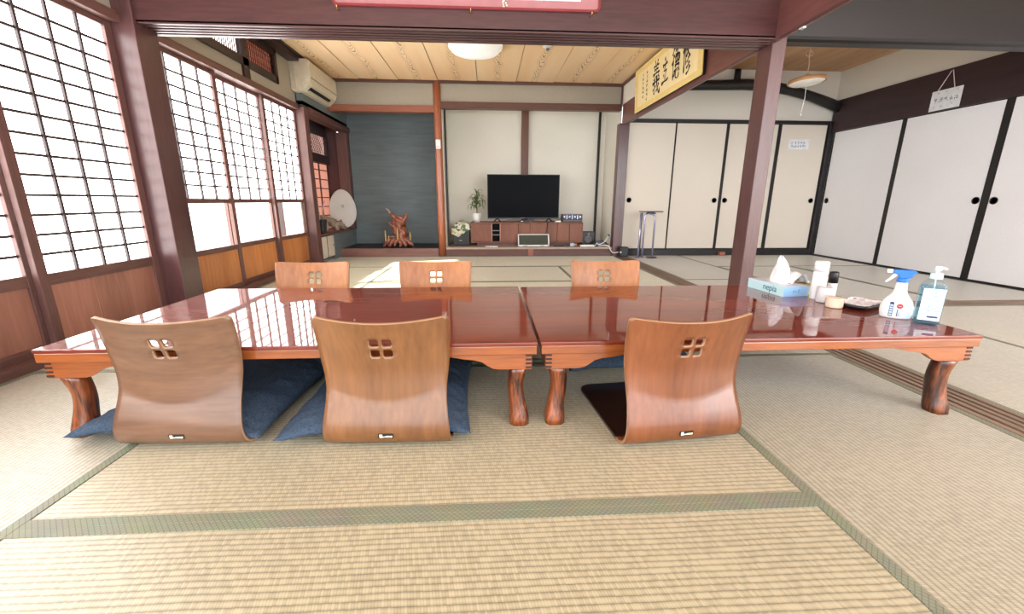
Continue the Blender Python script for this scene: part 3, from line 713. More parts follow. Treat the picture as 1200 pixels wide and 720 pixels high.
# ================================================================== LOW TABLES
T = 0.305
def table(x0, x1, y0, y1, label, right_leg_flip):
    t = thing('low_table', label, 'table', ((x0+x1)/2, (y0+y1)/2, 0), group='lacquered low tables')
    MB().box(x0, x1, y0, y1, T-.012, T).build('table_top', M['table_top'], t, world=True, bevel=.0025)
    MB().box(x0+.002, x1-.002, y0+.002, y1-.002, T-.043, T-.0125).build('edge_frame', M['table_edge'], t, world=True, bevel=.003)
    zt = T-.0435; zb = .208; th = .024
    # scalloped corner brackets, front and back, and along the short sides
    def brk(e, s):     # profile going from end e inward with sign s
        pr = [(0, zt), (0, zb), (.112, zb), (.13, zb+.004), (.148, zb+.014), (.165, zb+.027), (.19, zb+.034), (.225, zb+.038), (.262, zb+.045), (.30, zt)]
        return [(e + s*p, z) for p, z in pr]
    ends = ((x0+.017, 1), (x1-.017, -1))
    for yy in (y0+.010, y1-.010-th):
        for e, s in ends:
            b = MB().prism(brk(e, s), 'Y', yy, yy+th).build('corner_bracket', M['table_edge'], t, world=True, bevel=.0015)
            # finger joints: dark end grain let into the corner
            fy = yy-.0012 if yy < (y0+y1)/2 else yy+th-.0008
            for k in range(4):
                z = zb + .004 + k*.0138
                MB().box(e-.0012*s, e+.021*s, fy, fy+.002, z, z+.0068).build('joint_finger', M['joint_dark'], b, world=False).matrix_parent_inverse = Matrix.Identity(4)
    for e, s in ends:
        for yy, sy2 in ((y0+.0105+th, 1), (y1-.0105-th, -1)):
            pr = [(0, zt), (0, zb+.001), (.10, zb+.001), (.13, zb+.012), (.16, zb+.03), (.22, zb+.04), (.27, zt)]
            MB().prism([(yy+sy2*p, z) for p, z in pr], 'X', e+.0005*s, e+s*th).build('corner_bracket', M['table_edge'], t, world=True, bevel=.0015)
    # curved legs
    for e, s in ends:
        for yy, sy2 in ((y0+.012, 1), (y1-.012, -1)):
            n = 11; vs = []; fs = []
            for i in range(n):
                u = i/(n-1); z = zb*(1-u)
                cx_ = e + s*(.043 + .006*math.sin(u*PI)*1.4 - .004*u + .004*math.sin(u*2*PI))
                hw = .030 - .0045*math.sin(u*PI) + .0065*u**2
                hd = .030 - .003*math.sin(u*PI) + .006*u**2
                cyy = yy + sy2*(.034 + .012*math.sin(u*PI) - .006*u)
                if u > .93: hw -= .004; hd -= .004
                for k in range(12):
                    a = 2*PI*k/12
                    c_, s_ = math.cos(a), math.sin(a)
                    q = 4
                    r = 1/((abs(c_)**q + abs(s_)**q)**(1/q))
                    w = 1+.03*noise.noise((cx_*20, k*.9, z*24))
                    vs.append((cx_+hw*r*c_*w, cyy+hd*r*s_*w, z))
            for i in range(n-1):
                for k in range(12): fs.append((i*12+k, i*12+(k+1) % 12, (i+1)*12+(k+1) % 12, (i+1)*12+k))
            fs += [tuple(range(12)), tuple((n-1)*12+k for k in range(11, -1, -1))]
            MB().add(vs, fs).build('leg', M['table_leg'], t, world=True, smooth=True)
    return t
table(-1.392, .1575, 1.285, 2.205, 'red brown lacquered low table standing nearest the lattice windows', 0)
table(.1685, 1.702, 1.285, 2.19, 'red brown lacquered low table carrying the tissue box and bottles', 0)

# ================================================================== LEGLESS CHAIRS
def catmull(P, n):
    out = []
    Q = [2*Vector(P[0])-Vector(P[1])] + [Vector(p) for p in P] + [2*Vector(P[-1])-Vector(P[-2])]
    for i in range(1, len(Q)-2):
        for k in range(n):
            t = k/n
            p0, p1, p2, p3 = Q[i-1], Q[i], Q[i+1], Q[i+2]
            out.append(.5*((2*p1) + (-p0+p2)*t + (2*p0-5*p1+4*p2-p3)*t*t + (-p0+3*p1-3*p2+p3)*t**3))
    out.append(Q[-2]); return out
PROF = catmull([(.075, .0065), (.045, .010), (.018, .026), (.004, .055), (.006, .092), (.026, .145), (.046, .195), (.056, .245), (.053, .30), (.042, .365), (.027, .428)], 8)
L = [0]
for a, b in zip(PROF[:-1], PROF[1:]): L.append(L[-1] + (b-a).length)
STOT = L[-1]
def prof_at(s):
    s = min(max(s, 0), STOT)
    for i in range(len(L)-1):
        if s <= L[i+1]:
            t = (s-L[i])/(L[i+1]-L[i]); return PROF[i].lerp(PROF[i+1], t)
    return PROF[-1]
M['badge'] = plain('badge_lettering_cream', srgb(244, 232, 200), .5)
def chair_mesh():
    R = .013
    hs0 = STOT-.058                      # top edge of upper holes
    hole_s = [(hs0-.030, hs0), (hs0-.068, hs0-.038)]
    hole_x = [(-.034, -.004), (.004, .034)]
    c = .0045
    sl = set()
    for a, b in hole_s: sl |= {a, a+c, b-c, b}
    for k in range(1, 7): sl.add(STOT - R*(1-math.cos(k/6*PI/2)))
    base = [STOT*i/40 for i in range(41)]
    sl |= {s for s in base if all(abs(s-q) > .004 for q in sl)}
    sl.add(0); sl.add(STOT); sl = sorted(sl)
    xl = []
    for a, b in hole_x: xl += [a, a+c, b-c, b]
    xl = sorted(xl + [0.0])
    outer = [i/10 for i in range(1, 11)]
    X0 = .034
    W = lambda s: .195 - .011*math.exp(-((s-.225)/.09)**2) + .006*max(0, (s-.25)/(STOT-.25))
    sc0 = .205
    rows = []
    v = []
    for s in sl:
        w = W(s)
        e = s-(STOT-R)
        if e > 0: w -= R - math.sqrt(max(0, R*R-e*e))
        row = [-(X0+(w-X0)*k) for k in reversed(outer)] + xl + [X0+(w-X0)*k for k in outer]
        p = prof_at(s)
        ids = []
        for x in row:
            u = min(1, abs(x)/.2)
            sc = sc0 + .048*u*u
            dish = (1-u*u)*(.017*(1-math.exp(-max(0, s-sc)/.045)) + .06*max(0, s-sc)) + .010*(1-u*u)*min(1, s/.12)
            dip = .013*(1-u*u)*max(0, (s-.25)/(STOT-.25))**2
            ids.append(len(v)); v.append((x, p[0]-dish, p[1]-dip))
        rows.append((row, ids))
    f = []
    for j in range(len(sl)-1):
        s0, s1 = sl[j], sl[j+1]; sm = (s0+s1)/2
        for i in range(len(rows[j][0])-1):
            x0, x1 = rows[j][0][i], rows[j][0][i+1]; xm = (x0+x1)/2
            A, B, C_, D = rows[j][1][i], rows[j][1][i+1], rows[j+1][1][i+1], rows[j+1][1][i]
            hit = None
            for a, b in hole_s:
                for p, q in hole_x:
                    if a < sm < b and p < xm < q: hit = (a, b, p, q)
            if not hit: f.append((A, B, C_, D)); continue
            a, b, p, q = hit
            lo_s, hi_s, lo_x, hi_x = sm < a+c, sm > b-c, xm < p+c, xm > q-c
            if lo_s and lo_x: f.append((A, B, D))
            elif lo_s and hi_x: f.append((B, C_, A))
            elif hi_s and lo_x: f.append((D, A, C_))
            elif hi_s and hi_x: f.append((C_, D, B))
    me = bpy.data.meshes.new('chair_backrest'); me.from_pydata(v, [], f)
    for p in me.polygons: p.use_smooth = True
    return me
def chair(label, loc, rz, mat, seat_mat, cushion_under=False):
    t = thing('legless_chair', label, 'chair', (loc[0], loc[1], -.0058), rz, 'legless floor chairs around the low tables')
    me = chair_mesh(); me.materials.append(mat); me.materials.append(M['ply_edge'])
    o = bpy.data.objects.new('backrest', me); COL.objects.link(o); o.parent = t
    so = o.modifiers.new('thickness', 'SOLIDIFY'); so.thickness = .010; so.offset = 1.0 if False else -1.0; so.material_offset_rim = 1; so.use_even_offset = True
    # seat board
    sb_ = []
    n = 12; R = .05; y0, y1 = .0752, .475; w = .195
    poly = [(-w, y0)] + [(w, y0)] + [(w-R+R*math.cos(a), y1-R+R*math.sin(a)) for a in [k/6*PI/2 for k in range(7)]] + [(-w+R-R*math.sin(a), y1-R+R*math.cos(a)) for a in [k/6*PI/2 for k in range(7)]]
    MB().prism(poly, 'Z', .0062, .0165).build('seat', seat_mat, t, bevel=.002)
    # maker's badge low on the back of the shell: black plate, light worn lettering
    s = .098; p = prof_at(s); q = prof_at(s+.012)
    ang = math.atan2(q[1]-p[1], q[0]-p[0])
    yb = p[0]-.0082-.0010
    bd = MB().box(-.0165, .0165, -.0014, .0008, -.0062, .0062).build('maker_badge', M['black'], t, bevel=.0008)
    bd.scale = (1.4, 1.0, 1.25); bd.location = (.0, yb, p[1]); bd.rotation_euler = (ang-PI/2, 0, 0)
    mk = MB().box(-.0135, -.0075, -.0019, -.0013, -.0042, .0045)
    rnd = random.Random(3)
    xx = -.0070
    while xx < .0125:
        wd = rnd.uniform(.0012, .0028)
        mk.box(xx, xx+wd, -.0019, -.0013, -.0042+rnd.uniform(0, .001), -.0002+rnd.uniform(-.001, .0016)); xx += wd+.0004
    mk.build('badge_lettering', M['badge'], bd)
    return t
R_ = math.radians
chair('brown bentwood floor chair with its back to us, nearest the lattice windows', (-.950, 1.200, 0), R_(-1.6), M['ply_side'], M['seat_dark'])
chair('orange brown bentwood floor chair with its back to us, middle of the front row', (-.318, 1.172, 0), R_(-1.5), M['ply'], M['seat_dark'])
chair('turned bentwood floor chair without a cushion, its dark seat bare', (.607, 1.140, 0), R_(5.8), M['ply_orange'], M['seat_dark'])
chair('floor chair facing us across the table, nearest the lattice windows', (-.965, 2.385, 0), R_(180), M['ply_far'], M['seat_dark'])
chair('floor chair facing us in the middle of the far row', (-.295, 2.385, 0), R_(180), M['ply_far'], M['seat_dark'])
chair('floor chair facing us behind the table with the tissue box', (.668, 2.385, 0), R_(180), M['ply_far'], M['seat_dark'])

# ================================================================== CUSHIONS
def cushion(label, cx_, cy_, a, b, rz, h, base, seed, chair_half=.21, group='indigo floor cushions'):
    n = 60
    def P(u, v, top):
        uu, vv = u*2-1, v*2-1
        # ease toward edges
        su = math.sin(uu*PI/2)*.45 + uu*.55; sv = math.sin(vv*PI/2)*.45 + vv*.55
        x = a*su*(1-.055*(1-sv*sv)); y = b*sv*(1-.055*(1-su*su))
        e = max(0, 1-abs(su)**3.2)*max(0, 1-abs(sv)**3.2)
        prof = e**.42
        wr = noise.noise((x*8+seed, y*8, 1.3))*.009 + noise.noise((x*9+seed, y*34, 4.7))*.0045 + noise.noise((x*40+seed, y*22, 2.2))*.0018
        edge = max(abs(su), abs(sv))
        gather = .0045*math.sin(x*130+seed)*math.sin(y*105)*max(0, edge-.75)*4
        out = 1 if (abs(x) > chair_half) else 0
        drop = -min(.014, max(0, (abs(x)-chair_half))*.22) if base > .01 else 0
        mid = base + h*.36 + drop*1.1
        if top: z = mid + (h*.62)*prof + (wr + gather)*min(1, prof*2)
        else: z = mid - (h*.34)*prof
        return (x, y, max(z, .003 if (out or base < .01) else base))
    mb = MB().grid(lambda u, v: P(u, v, True), n, n).grid(lambda u, v: P(u, v, False), n, n)
    me = mb.mesh('cushion', M['denim'], True)
    bm = bmesh.new(); bm.from_mesh(me); bmesh.ops.remove_doubles(bm, verts=bm.verts, dist=.0004); bmesh.ops.recalc_face_normals(bm, faces=bm.faces); bm.to_mesh(me); bm.free()
    o = bpy.data.objects.new('floor_cushion', me); COL.objects.link(o)
    o.location = (cx_, cy_, 0); o.rotation_euler = (0, 0, R_(rz))
    return tag(o, label, 'cushion', group)
cushion('indigo floor cushion on the chair nearest the lattice windows, corner poking out at its side', -1.005, 1.528, .305, .305, -3, .085, .0175, 1)
cushion('indigo floor cushion on the middle front chair, pointed corner on the mat', -.372, 1.500, .303, .305, 1.5, .085, .0175, 5)
cushion('indigo floor cushion under the table, on the far chair by the windows', -.90, 1.985, .30, .255, 2, .085, .0175, 9)
cushion('indigo floor cushion under the table, on the middle far chair', -.27, 2.05, .30, .24, -2, .085, .0175, 13)
cushion('indigo floor cushion under the table, seen past the bare dark seat', .640, 1.965, .30, .29, 1, .10, .0175, 17)

# ================================================================== THINGS ON THE TABLE
def ribbon_marks(parent, name, cx_, cz, w, h, n, mat, y, seed, axis='Y', thick=.0006, size=.35):
    """small illegible printed marks: n little strokes in a w x h field"""
    rnd = random.Random(seed); mb = MB()
    for _ in range(n):
        x = cx_ + rnd.uniform(-w/2, w/2); z = cz + rnd.uniform(-h/2, h/2)
        l = h*size*rnd.uniform(.5, 1.2); t_ = h*.05
        if rnd.random() < .5: bx = (x-l/2, x+l/2, z-t_, z+t_)
        else: bx = (x-t_, x+t_, z-l/2, z+l/2)
        if axis == 'Y': mb.box(bx[0], bx[1], y-thick, y, bx[2], bx[3])
        else: mb.box(y-thick, y, bx[0], bx[1], bx[2], bx[3])
    return mb.build(name, mat, parent)

# tissue box
tb = thing('tissue_box', 'pale blue tissue box with a tissue standing up from it', 'tissue box', (1.468, 2.024, T), R_(4.5))
w2, l2, hh = .0675, .125, .049
c1 = plain('tissue_box_mint', srgb(176, 210, 218), .5, var=.01); c2 = plain('tissue_box_blue', srgb(138, 180, 220), .5, var=.01); c3 = plain('tissue_box_top', srgb(206, 212, 222), .5)
bxm = MB().box(-w2, w2, -l2, l2, 0.0005, hh)
o = bxm.build('carton', [c1, c2, c3], tb)
for p in o.data.polygons:
    nz_ = p.normal
    p.material_index = 2 if nz_.z > .5 else (1 if abs(nz_.y) > .5 else 0)
MB().prism([(.026*math.cos(a), .075*math.sin(a)) for a in [k*PI/10 for k in range(20)]], 'Z', hh, hh+.0006).build('opening', plain('opening_film', srgb(236, 238, 242), .3), tb)
M['brand_ink'] = plain('teal_print', srgb(30, 88, 100), .6)
text_mesh('printed_word', 'nepia', .044, M['brand_ink'], tb, (-w2-.0006, -.035, .027), (PI/2, 0, -PI/2))
ribbon_marks(tb, 'printed_marks', .0, .027, .035, .016, 12, plain('print_blue_grey', srgb(70, 90, 130), .6), -l2, 4)
def tissue(seed, hgt, rad, lean, folds=5, spread=.55):
    def fn(u, v):
        a = u*2*PI
        r = rad*(1-v)**.75*(.55+.45*v) + .004
        r *= 1 + .38*math.sin(a*folds+v*3+seed)*(.25+.75*v) + .12*noise.noise((u*5, v*4, seed))
        return (r*math.cos(a)*.62+lean[0]*v*v, r*math.sin(a)+lean[1]*v*v, hgt*v*(1+.10*math.sin(a*2+seed)))
    return MB().grid(fn, 60, 16)
ts = tissue(2, .125, .078, (-.012, -.005), 3).build('pulled_tissue', M['tissue'], tb, smooth=True, loc=(0, -.01, hh))
def drape(u, v):
    s = u
    x = .01 + s*.135; y = -.105 + (v-.5)*.10*(1+.4*math.sin(s*5))
    z = .060*math.sin(min(1, s*1.35)*PI)*(1-.45*s) + .006*math.sin(v*14+s*6) + .006
    if s > .72: z += .010*math.sin((s-.72)*18)
    return (x, y+.075, z)
MB().grid(drape, 26, 12).build('hanging_tissue', M['tissue'], tb, smooth=True, loc=(.0, .0, hh-.004))
# box behind
b2 = thing('cardboard_box', 'small tan cardboard box just behind the tissue box', 'box', (1.578, 2.03, T), R_(4.5))
MB().box(-.035, .035, -.10, .10, .0005, .045).build('carton', plain('tan_card', srgb(198, 178, 128), .7), b2, bevel=.001)
MB().box(-.0355, .0355, -.03, -.012, .0, .0455).build('lid_flap', plain('tan_card_dark', srgb(176, 156, 110), .7), b2)

# tall white bottle
lb_ = thing('lotion_bottle', 'tall plain white cylindrical bottle on the table beside the tissue box', 'bottle', (1.546, 1.852, T))
MB().lathe([(.0275, .0005), (.029, .003), (.029, .128), (.0285, .130)], seg=28).build('body', M['white_plastic'], lb_, smooth=True)
MB().lathe([(.0288, .1305), (.0288, .172), (.026, .178), (.01, .179)], seg=28).build('cap', M['white_plastic'], lb_, smooth=True)
ribbon_marks(lb_, 'printed_marks', .012, .112, .014, .014, 8, M['ink'], -.0268, 6)
# black capped bottle
bb = thing('small_bottle', 'slim white bottle with a black cap behind the wrapped rolls', 'bottle', (1.655, 1.90, T))
MB().lathe([(.018, .0005), (.0195, .003), (.0195, .062), (.017, .066)], seg=20).build('body', M['white_plastic'], bb, smooth=True)
MB().lathe([(.0195, .0665), (.0195, .116), (.017, .120), (.01, .121)], seg=20).build('cap', M['black'], bb, smooth=True)
# rolls in clear wrap
def wrap_roll(name, label, loc, r, h, tint):
    t = thing(name, label, 'paper roll', loc)
    MB().lathe([(r*.28, .002), (r*.93, .002), (r*.95, .006), (r*.95, h-.004), (r*.92, h-.001), (r*.28, h-.001), (r*.26, .02), (r*.26, .004)], seg=30, cap=False).build('roll', tint, t, smooth=True)
    def fn(u, v):
        a = u*2*PI; rr_ = r*(1+.02*math.sin(a*11+v*4)+.015*math.sin(a*23-v*9))
        if v > .86: rr_ *= 1-(v-.86)*3.6
        return (rr_*math.cos(a), rr_*math.sin(a), .001 + (h+.004)*min(1, v/.86) + max(0, v-.86)*.02)
    MB().grid(fn, 80, 14).build('clear_wrap', M['wrap'], t, smooth=True)
    return t
M['wrap'] = glass_mat('clear_wrap_film', (.97, .97, .97, 1), .12)
wrap_roll('paper_roll', 'larger white paper roll in clear wrap, in front of the tall white bottle', (1.527, 1.783, T), .034, .070, plain('roll_white', srgb(206, 203, 206), .8))
wrap_roll('paper_roll', 'smaller cream roll in clear wrap, nearest the table edge', (1.497, 1.690, T), .034, .044, plain('roll_cream', srgb(218, 196, 174), .8))

# tray with doily
tr = thing('serving_tray', 'shallow black tray lined with crumpled clear and white paper', 'tray', (1.612, 1.690, T), R_(24))
def rrect(a, b, r, n=6):
    out = []
    for qx, qy, st_ in ((a-r, b-r, 0), (-a+r, b-r, 1), (-a+r, -b+r, 2), (a-r, -b+r, 3)):
        for k in range(n+1):
            an = (st_ + k/n)*PI/2
            out.append((qx+r*math.cos(an), qy+r*math.sin(an)))
    return out
def loft(sections, mb=None, close=True):
    mb = mb or MB(); n = len(sections[0][0]); vs = []
    for poly, z in sections: vs += [(p[0], p[1], z) for p in poly]
    fs = [(i*n+k, i*n+(k+1) % n, (i+1)*n+(k+1) % n, (i+1)*n+k) for i in range(len(sections)-1) for k in range(n)]
    if close: fs += [tuple(range(n-1, -1, -1)), tuple((len(sections)-1)*n+k for k in range(n))]
    return mb.add(vs, fs)
A_, B_ = .088, .062
loft([(rrect(A_*.86, B_*.84, .03), .0006), (rrect(A_*.95, B_*.94, .032), .010), (rrect(A_, B_, .034), .022), (rrect(A_-.004, B_-.004, .031), .022), (rrect(A_*.90, B_*.88, .029), .008)]).build('tray', M['black'], tr, smooth=True)
def doily(u, v):
    x, y = (u*2-1)*A_*.93, (v*2-1)*B_*.92
    e = max(abs(u*2-1), abs(v*2-1))
    return (x, y, .013 + .010*e**3 + .0035*noise.noise((x*60, y*60, 2)) + .0022*math.sin(x*260)*e**4)
MB().grid(doily, 40, 30).build('lining_paper', plain('lining_paper_silver', srgb(212, 208, 214), .35, var=.12, scale=60), tr, smooth=True)
nbeads = 44
bm_ = MB()
pr_ = rrect(A_-.002, B_-.002, .033, 10)
for p in pr_: bm_.lathe([(.0006, -.002), (.0022, -.0008), (.0022, .0012), (.0006, .0022)], (p[0], p[1], .0245), 6)
tag(bm_.build('scalloped_rim', plain('white_scallop', srgb(238, 236, 236), .5), tr), kind='stuff')

# spray bottle
sp_ = thing('spray_bottle', 'white spray bottle with a blue trigger head', 'spray bottle', (1.607, 1.520, T), R_(-40))
def ell(a, b, n=28, dx=0): return [(dx+a*math.cos(2*PI*k/n), b*math.sin(2*PI*k/n)) for k in range(n)]
loft([(ell(.043, .026), .0005), (ell(.047, .029), .006), (ell(.0505, .031), .025), (ell(.050, .031), .045), (ell(.044, .028), .068), (ell(.032, .023), .085), (ell(.023, .020), .098), (ell(.0195, .0185), .112), (ell(.0175, .0175), .135), (ell(.0165, .0165), .142)]).build('body', M['white_plastic'], sp_, smooth=True)
M['blue_plastic'] = plain('blue_plastic', srgb(18, 108, 214), .35, var=.02)
hd = MB().lathe([(.0178, .1425), (.0185, .146), (.0175, .158), (.014, .160)], seg=22)
hd.prism([(-.034, .178), (-.030, .190), (.030, .190), (.038, .184), (.028, .176), (.022, .160), (-.012, .158), (-.016, .170)], 'Y', -.0135, .0135)
hd.build('trigger_head', M['blue_plastic'], sp_, bevel=.002)
MB().box(-.052, -.034, -.010, .010, .176, .190).build('nozzle', M['white_plastic'], sp_, bevel=.002)
MB().prism([(-.030, .174), (-.016, .174), (-.024, .160), (-.046, .138), (-.052, .140), (-.040, .156)], 'Y', -.007, .007).build('trigger', M['white_plastic'], sp_, bevel=.0015)
# label print: dark vertical band with light blocks, red round mark, small marks
def on_body(x0, x1, z0, z1, mat, name, off=.0006, nx=6, nz_=6):
    def fn(u, v):
        x = x0+(x1-x0)*u; z = z0+(z1-z0)*v
        a, b = (.0505, .031) if z < .047 else (.0505-(z-.047)*.31, .031-(z-.047)*.13)
        y = -b*math.sqrt(max(0, 1-(x/a)**2)) - off
        return (x, y, z)
    return MB().grid(fn, nx, nz_).build(name, mat, sp_)
M['navy'] = plain('navy_print', srgb(36, 52, 104), .5); M['red_print'] = plain('red_print', srgb(206, 48, 52), .5)
M['pale_print'] = plain('pale_blue_print', srgb(180, 208, 230), .5)
on_body(-.024, -.012, .010, .066, M['navy'], 'label_band')
for k in range(5): on_body(-.0225, -.0135, .013+k*.0092, .0195+k*.0092, M['pale_print'], 'label_block', .0010)
for k in range(7):
    rnd = random.Random(k)
    on_body(.000+.0045*(k % 3), .0025+.0045*(k % 3), .010+rnd.random()*.006, .026+rnd.random()*.016, M['navy'] if k % 3 == 0 else M['pale_print'], 'printed_mark', .0008)
dsc = MB(); nn = 20
dsc.add([(.006, -.0318, .052)] + [(.006+.0095*math.cos(2*PI*k/nn), -.0318+.0012*abs(math.cos(2*PI*k/nn)), .052+.0095*math.sin(2*PI*k/nn)) for k in range(nn)], [(0, k+1, (k+1) % nn+1) for k in range(nn)])
dsc.build('red_round_mark', M['red_print'], sp_)
MB().box(.001, .0105, -.0330, -.0322, .0513, .0527).build('round_mark_bar', M['white_plastic'], sp_)

# sanitizer bottle
sa = thing('sanitizer_pump_bottle', 'clear blue hand sanitizer bottle with a pale pump top, at the table end', 'bottle', (1.637, 1.428, T), R_(-36))
def liquid(name, col):
    m, nt, b = new_mat(name)
    b.inputs['Base Color'].default_value = col; b.inputs['Roughness'].default_value = .05
    b.inputs['Transmission Weight'].default_value = .75; b.inputs['IOR'].default_value = 1.2
    return m
M['blue_liquid'] = glass_mat('pale_blue_liquid', (.60, .85, .98, 1), .1)
secs = [(rrect(.035, .022, .016), .0005), (rrect(.038, .0245, .018), .005), (rrect(.038, .0245, .018), .135), (rrect(.036, .024, .018), .150), (rrect(.028, .021, .018), .163), (rrect(.018, .018, .0175), .172)]
loft(secs).build('body', glass_mat('clear_bottle_plastic', (.90, .965, 1.0, 1), .05), sa, smooth=True)
ins = [(rrect(.0335, .0205, .015), .004), (rrect(.0362, .0228, .016), .008), (rrect(.0362, .0228, .016), .132), (rrect(.0340, .0220, .016), .146)]
loft(ins).build('liquid', M['blue_liquid'], sa, smooth=True)
MB().box(-.030, .030, -.0262, -.0248, .020, .138).build('label', plain('bottle_label_white', srgb(206, 220, 228), .5), sa)
rnd = random.Random(5)
lm = MB()
for z in (.124, .112, .103, .094, .080, .072, .064, .056):
    x = -.024 + rnd.uniform(0, .014)
    while x < .024*(.4+.6*rnd.random()):
        wd = rnd.uniform(.002, .006); lm.box(x, x+wd, -.0267, -.0262, z-.0012, z+.0012); x += wd+.0015
lm.build('label_print', plain('label_print_grey', srgb(70, 104, 138), .5), sa)
MB().box(-.006, .024, -.0267, -.0262, .030, .037).build('label_stripe', M['navy'], sa)
MB().lathe([(.0175, .1725), (.0178, .1735), (.0178, .190), (.015, .193)], seg=22).build('collar', plain('pale_aqua_plastic', srgb(196, 232, 236), .3), sa, smooth=True)
pm = MB().lathe([(.006, .193), (.006, .203), (.0105, .2035), (.0105, .216), (.008, .218)], seg=16)
pm.tube([(0, 0, .211), (.012, 0, .212), (.024, 0, .209)], [.005, .0042, .0034], 10)
pm.build('pump', plain('clear_white_pump', srgb(228, 240, 244), .25), sa, smooth=True)
MB().tube([(0, 0, .172), (.002, 0, .12), (.006, 0, .015)], .0022, 8).build('dip_tube', M['white_plastic'], sa, smooth=True)

# ================================================================== WALL AND CEILING FITTINGS
# air conditioner
ac = thing('air_conditioner', 'cream wall air conditioner above the far lattice window', 'air conditioner', (-2.0, 5.44, 1.87))
prof = [(-2.075, 1.895), (-2.075, 2.195), (-1.885, 2.195), (-1.862, 2.170), (-1.862, 2.015), (-1.885, 1.955), (-1.960, 1.885), (-2.040, 1.872)]
MB().prism(prof, 'Y', 5.03, 5.85).build('casing', M['cream_plastic'], ac, world=True, bevel=.006)
MB().prism([(-1.8615, 2.008), (-1.8605, 2.012), (-1.8605, 2.016), (-1.8615, 2.016)], 'Y', 5.04, 5.84).box(-1.863, -1.8600, 5.04, 5.84, 2.016, 2.0185).build('panel_gap', plain('shadow_grey', srgb(150, 142, 126), .6), ac, world=True)
MB().prism([(-1.9380, 1.9030), (-1.9020, 1.9370), (-1.9000, 1.9350), (-1.9360, 1.9000)], 'Y', 5.12, 5.72).build('air_outlet', M['black'], ac, world=True)
MB().prism([(-1.9340, 1.9020), (-1.9260, 1.9090), (-1.9240, 1.9060), (-1.9320, 1.8990)], 'Y', 5.13, 5.71).build('louvre', M['cream_plastic'], ac, world=True)
for y in (5.028,): MB().box(-2.072, -2.02, y-.001, y+.002, 1.90, 2.19).build('side_cover', plain('cream_side', srgb(206, 198, 180), .5), ac, world=True)
MB().tube([(-2.03, 5.52, 1.872), (-2.035, 5.52, 1.80)], .018, 10).build('drain_pipe', plain('beige_pipe', srgb(206, 182, 150), .6), ac, world=True)

# ceiling light (round dome)
cl = thing('ceiling_light', 'round white ceiling light in the plank ceiling', 'light', (-.10, 4.52, 2.2))
MB().lathe([(.26, 2.214), (.262, 2.19), (.255, 2.165), (.215, 2.128), (.14, 2.106), (.05, 2.098), (.002, 2.097)], (-.10, 4.52, 0), 40).build('shade', M['lamp_white'], cl, world=True, smooth=True)
MB().lathe([(.268, 2.2155), (.268, 2.198), (.262, 2.196), (.262, 2.2155)], (-.10, 4.52, 0), 40).build('rim', M['grey_plastic'], cl, world=True, smooth=True)
fa = thing('smoke_alarm', 'tiny white alarm disc on the plank ceiling', 'alarm', (.60, 4.55, 2.2))
MB().lathe([(.045, 2.216), (.045, 2.20), (.03, 2.188), (.002, 2.186)], (.60, 4.55, 0), 20).build('base', M['white_plastic'], fa, world=True, smooth=True)
MB().lathe([(.018, 2.187), (.018, 2.172), (.002, 2.170)], (.60, 4.55, 0), 14).build('sensor', M['grey_plastic'], fa, world=True, smooth=True)

# pendant lamp in the right room
pl_ = thing('pendant_lamp', 'round pendant lamp with a pale wooden rim and pull cord', 'lamp', (3.16, 4.4, 1.90))
pl_.rotation_euler = (R_(-2), R_(-3), 0)
MB().lathe([(.160, -.012), (.166, .0), (.160, .022), (.152, .024), (.147, .010), (.152, -.010)], (0, 0, 0), 44, cap=False).build('wooden_rim', wood('pale_lamp_wood', srgb(196, 140, 92), srgb(226, 178, 130), 'X', 9, rough=.4), pl_, smooth=True)
MB().lathe([(.150, -.008), (.13, -.022), (.08, -.030), (.002, -.032)], (0, 0, 0), 40, cap=False).build('diffuser', plain('lamp_diffuser', srgb(248, 246, 240), .4), pl_, smooth=True)
MB().lathe([(.153, .018), (.10, .030), (.05, .036), (.03, .06), (.012, .075)], (0, 0, 0), 36).build('cover', plain('lamp_cover_cream', srgb(232, 220, 204), .4), pl_, smooth=True)
cordp = [(0, 0, .07), (.01, 0, .16)]
for k in range(13):
    a = k/12*2*PI
    cordp.append((.012-.045*math.sin(a/1)*.8-.01, .0, .225+.045*(1-math.cos(a))*.6))
cordp += [(.012, 0, .30), (.03, 0, .40), (.045, 0, .515)]
MB().tube(cordp, .0045, 6).build('cord', plain('cord_cream', srgb(226, 202, 180), .6), pl_, smooth=True)
MB().tube([(0, 0, -.03), (-.004, 0, -.15), (-.03, 0, -.285)], .0028, 6).lathe([(.004, -.29), (.007, -.30), (.004, -.312)], (-.03, 0, 0), 8).build('pull_cord', plain('pull_cord_white', srgb(240, 238, 236), .6), pl_, smooth=True)

# remote / thermostat on the red post
th_ = thing('wall_switch', 'small white control plate on the orange red post', 'switch', (-.632, 5.84, 1.46))
MB().box(-.662, -.600, 5.836, 5.852, 1.403, 1.515).build('plate', M['white_plastic'], th_, world=True, bevel=.003)
for x in (-.647, -.623): MB().box(x-.005, x+.005, 5.8335, 5.8365, 1.418, 1.432).build('button', M['grey_plastic'], th_, world=True)
MB().box(-.652, -.61, 5.834, 5.8365, 1.465, 1.498).build('display', plain('display_green', srgb(222, 236, 228), .3), th_, world=True)

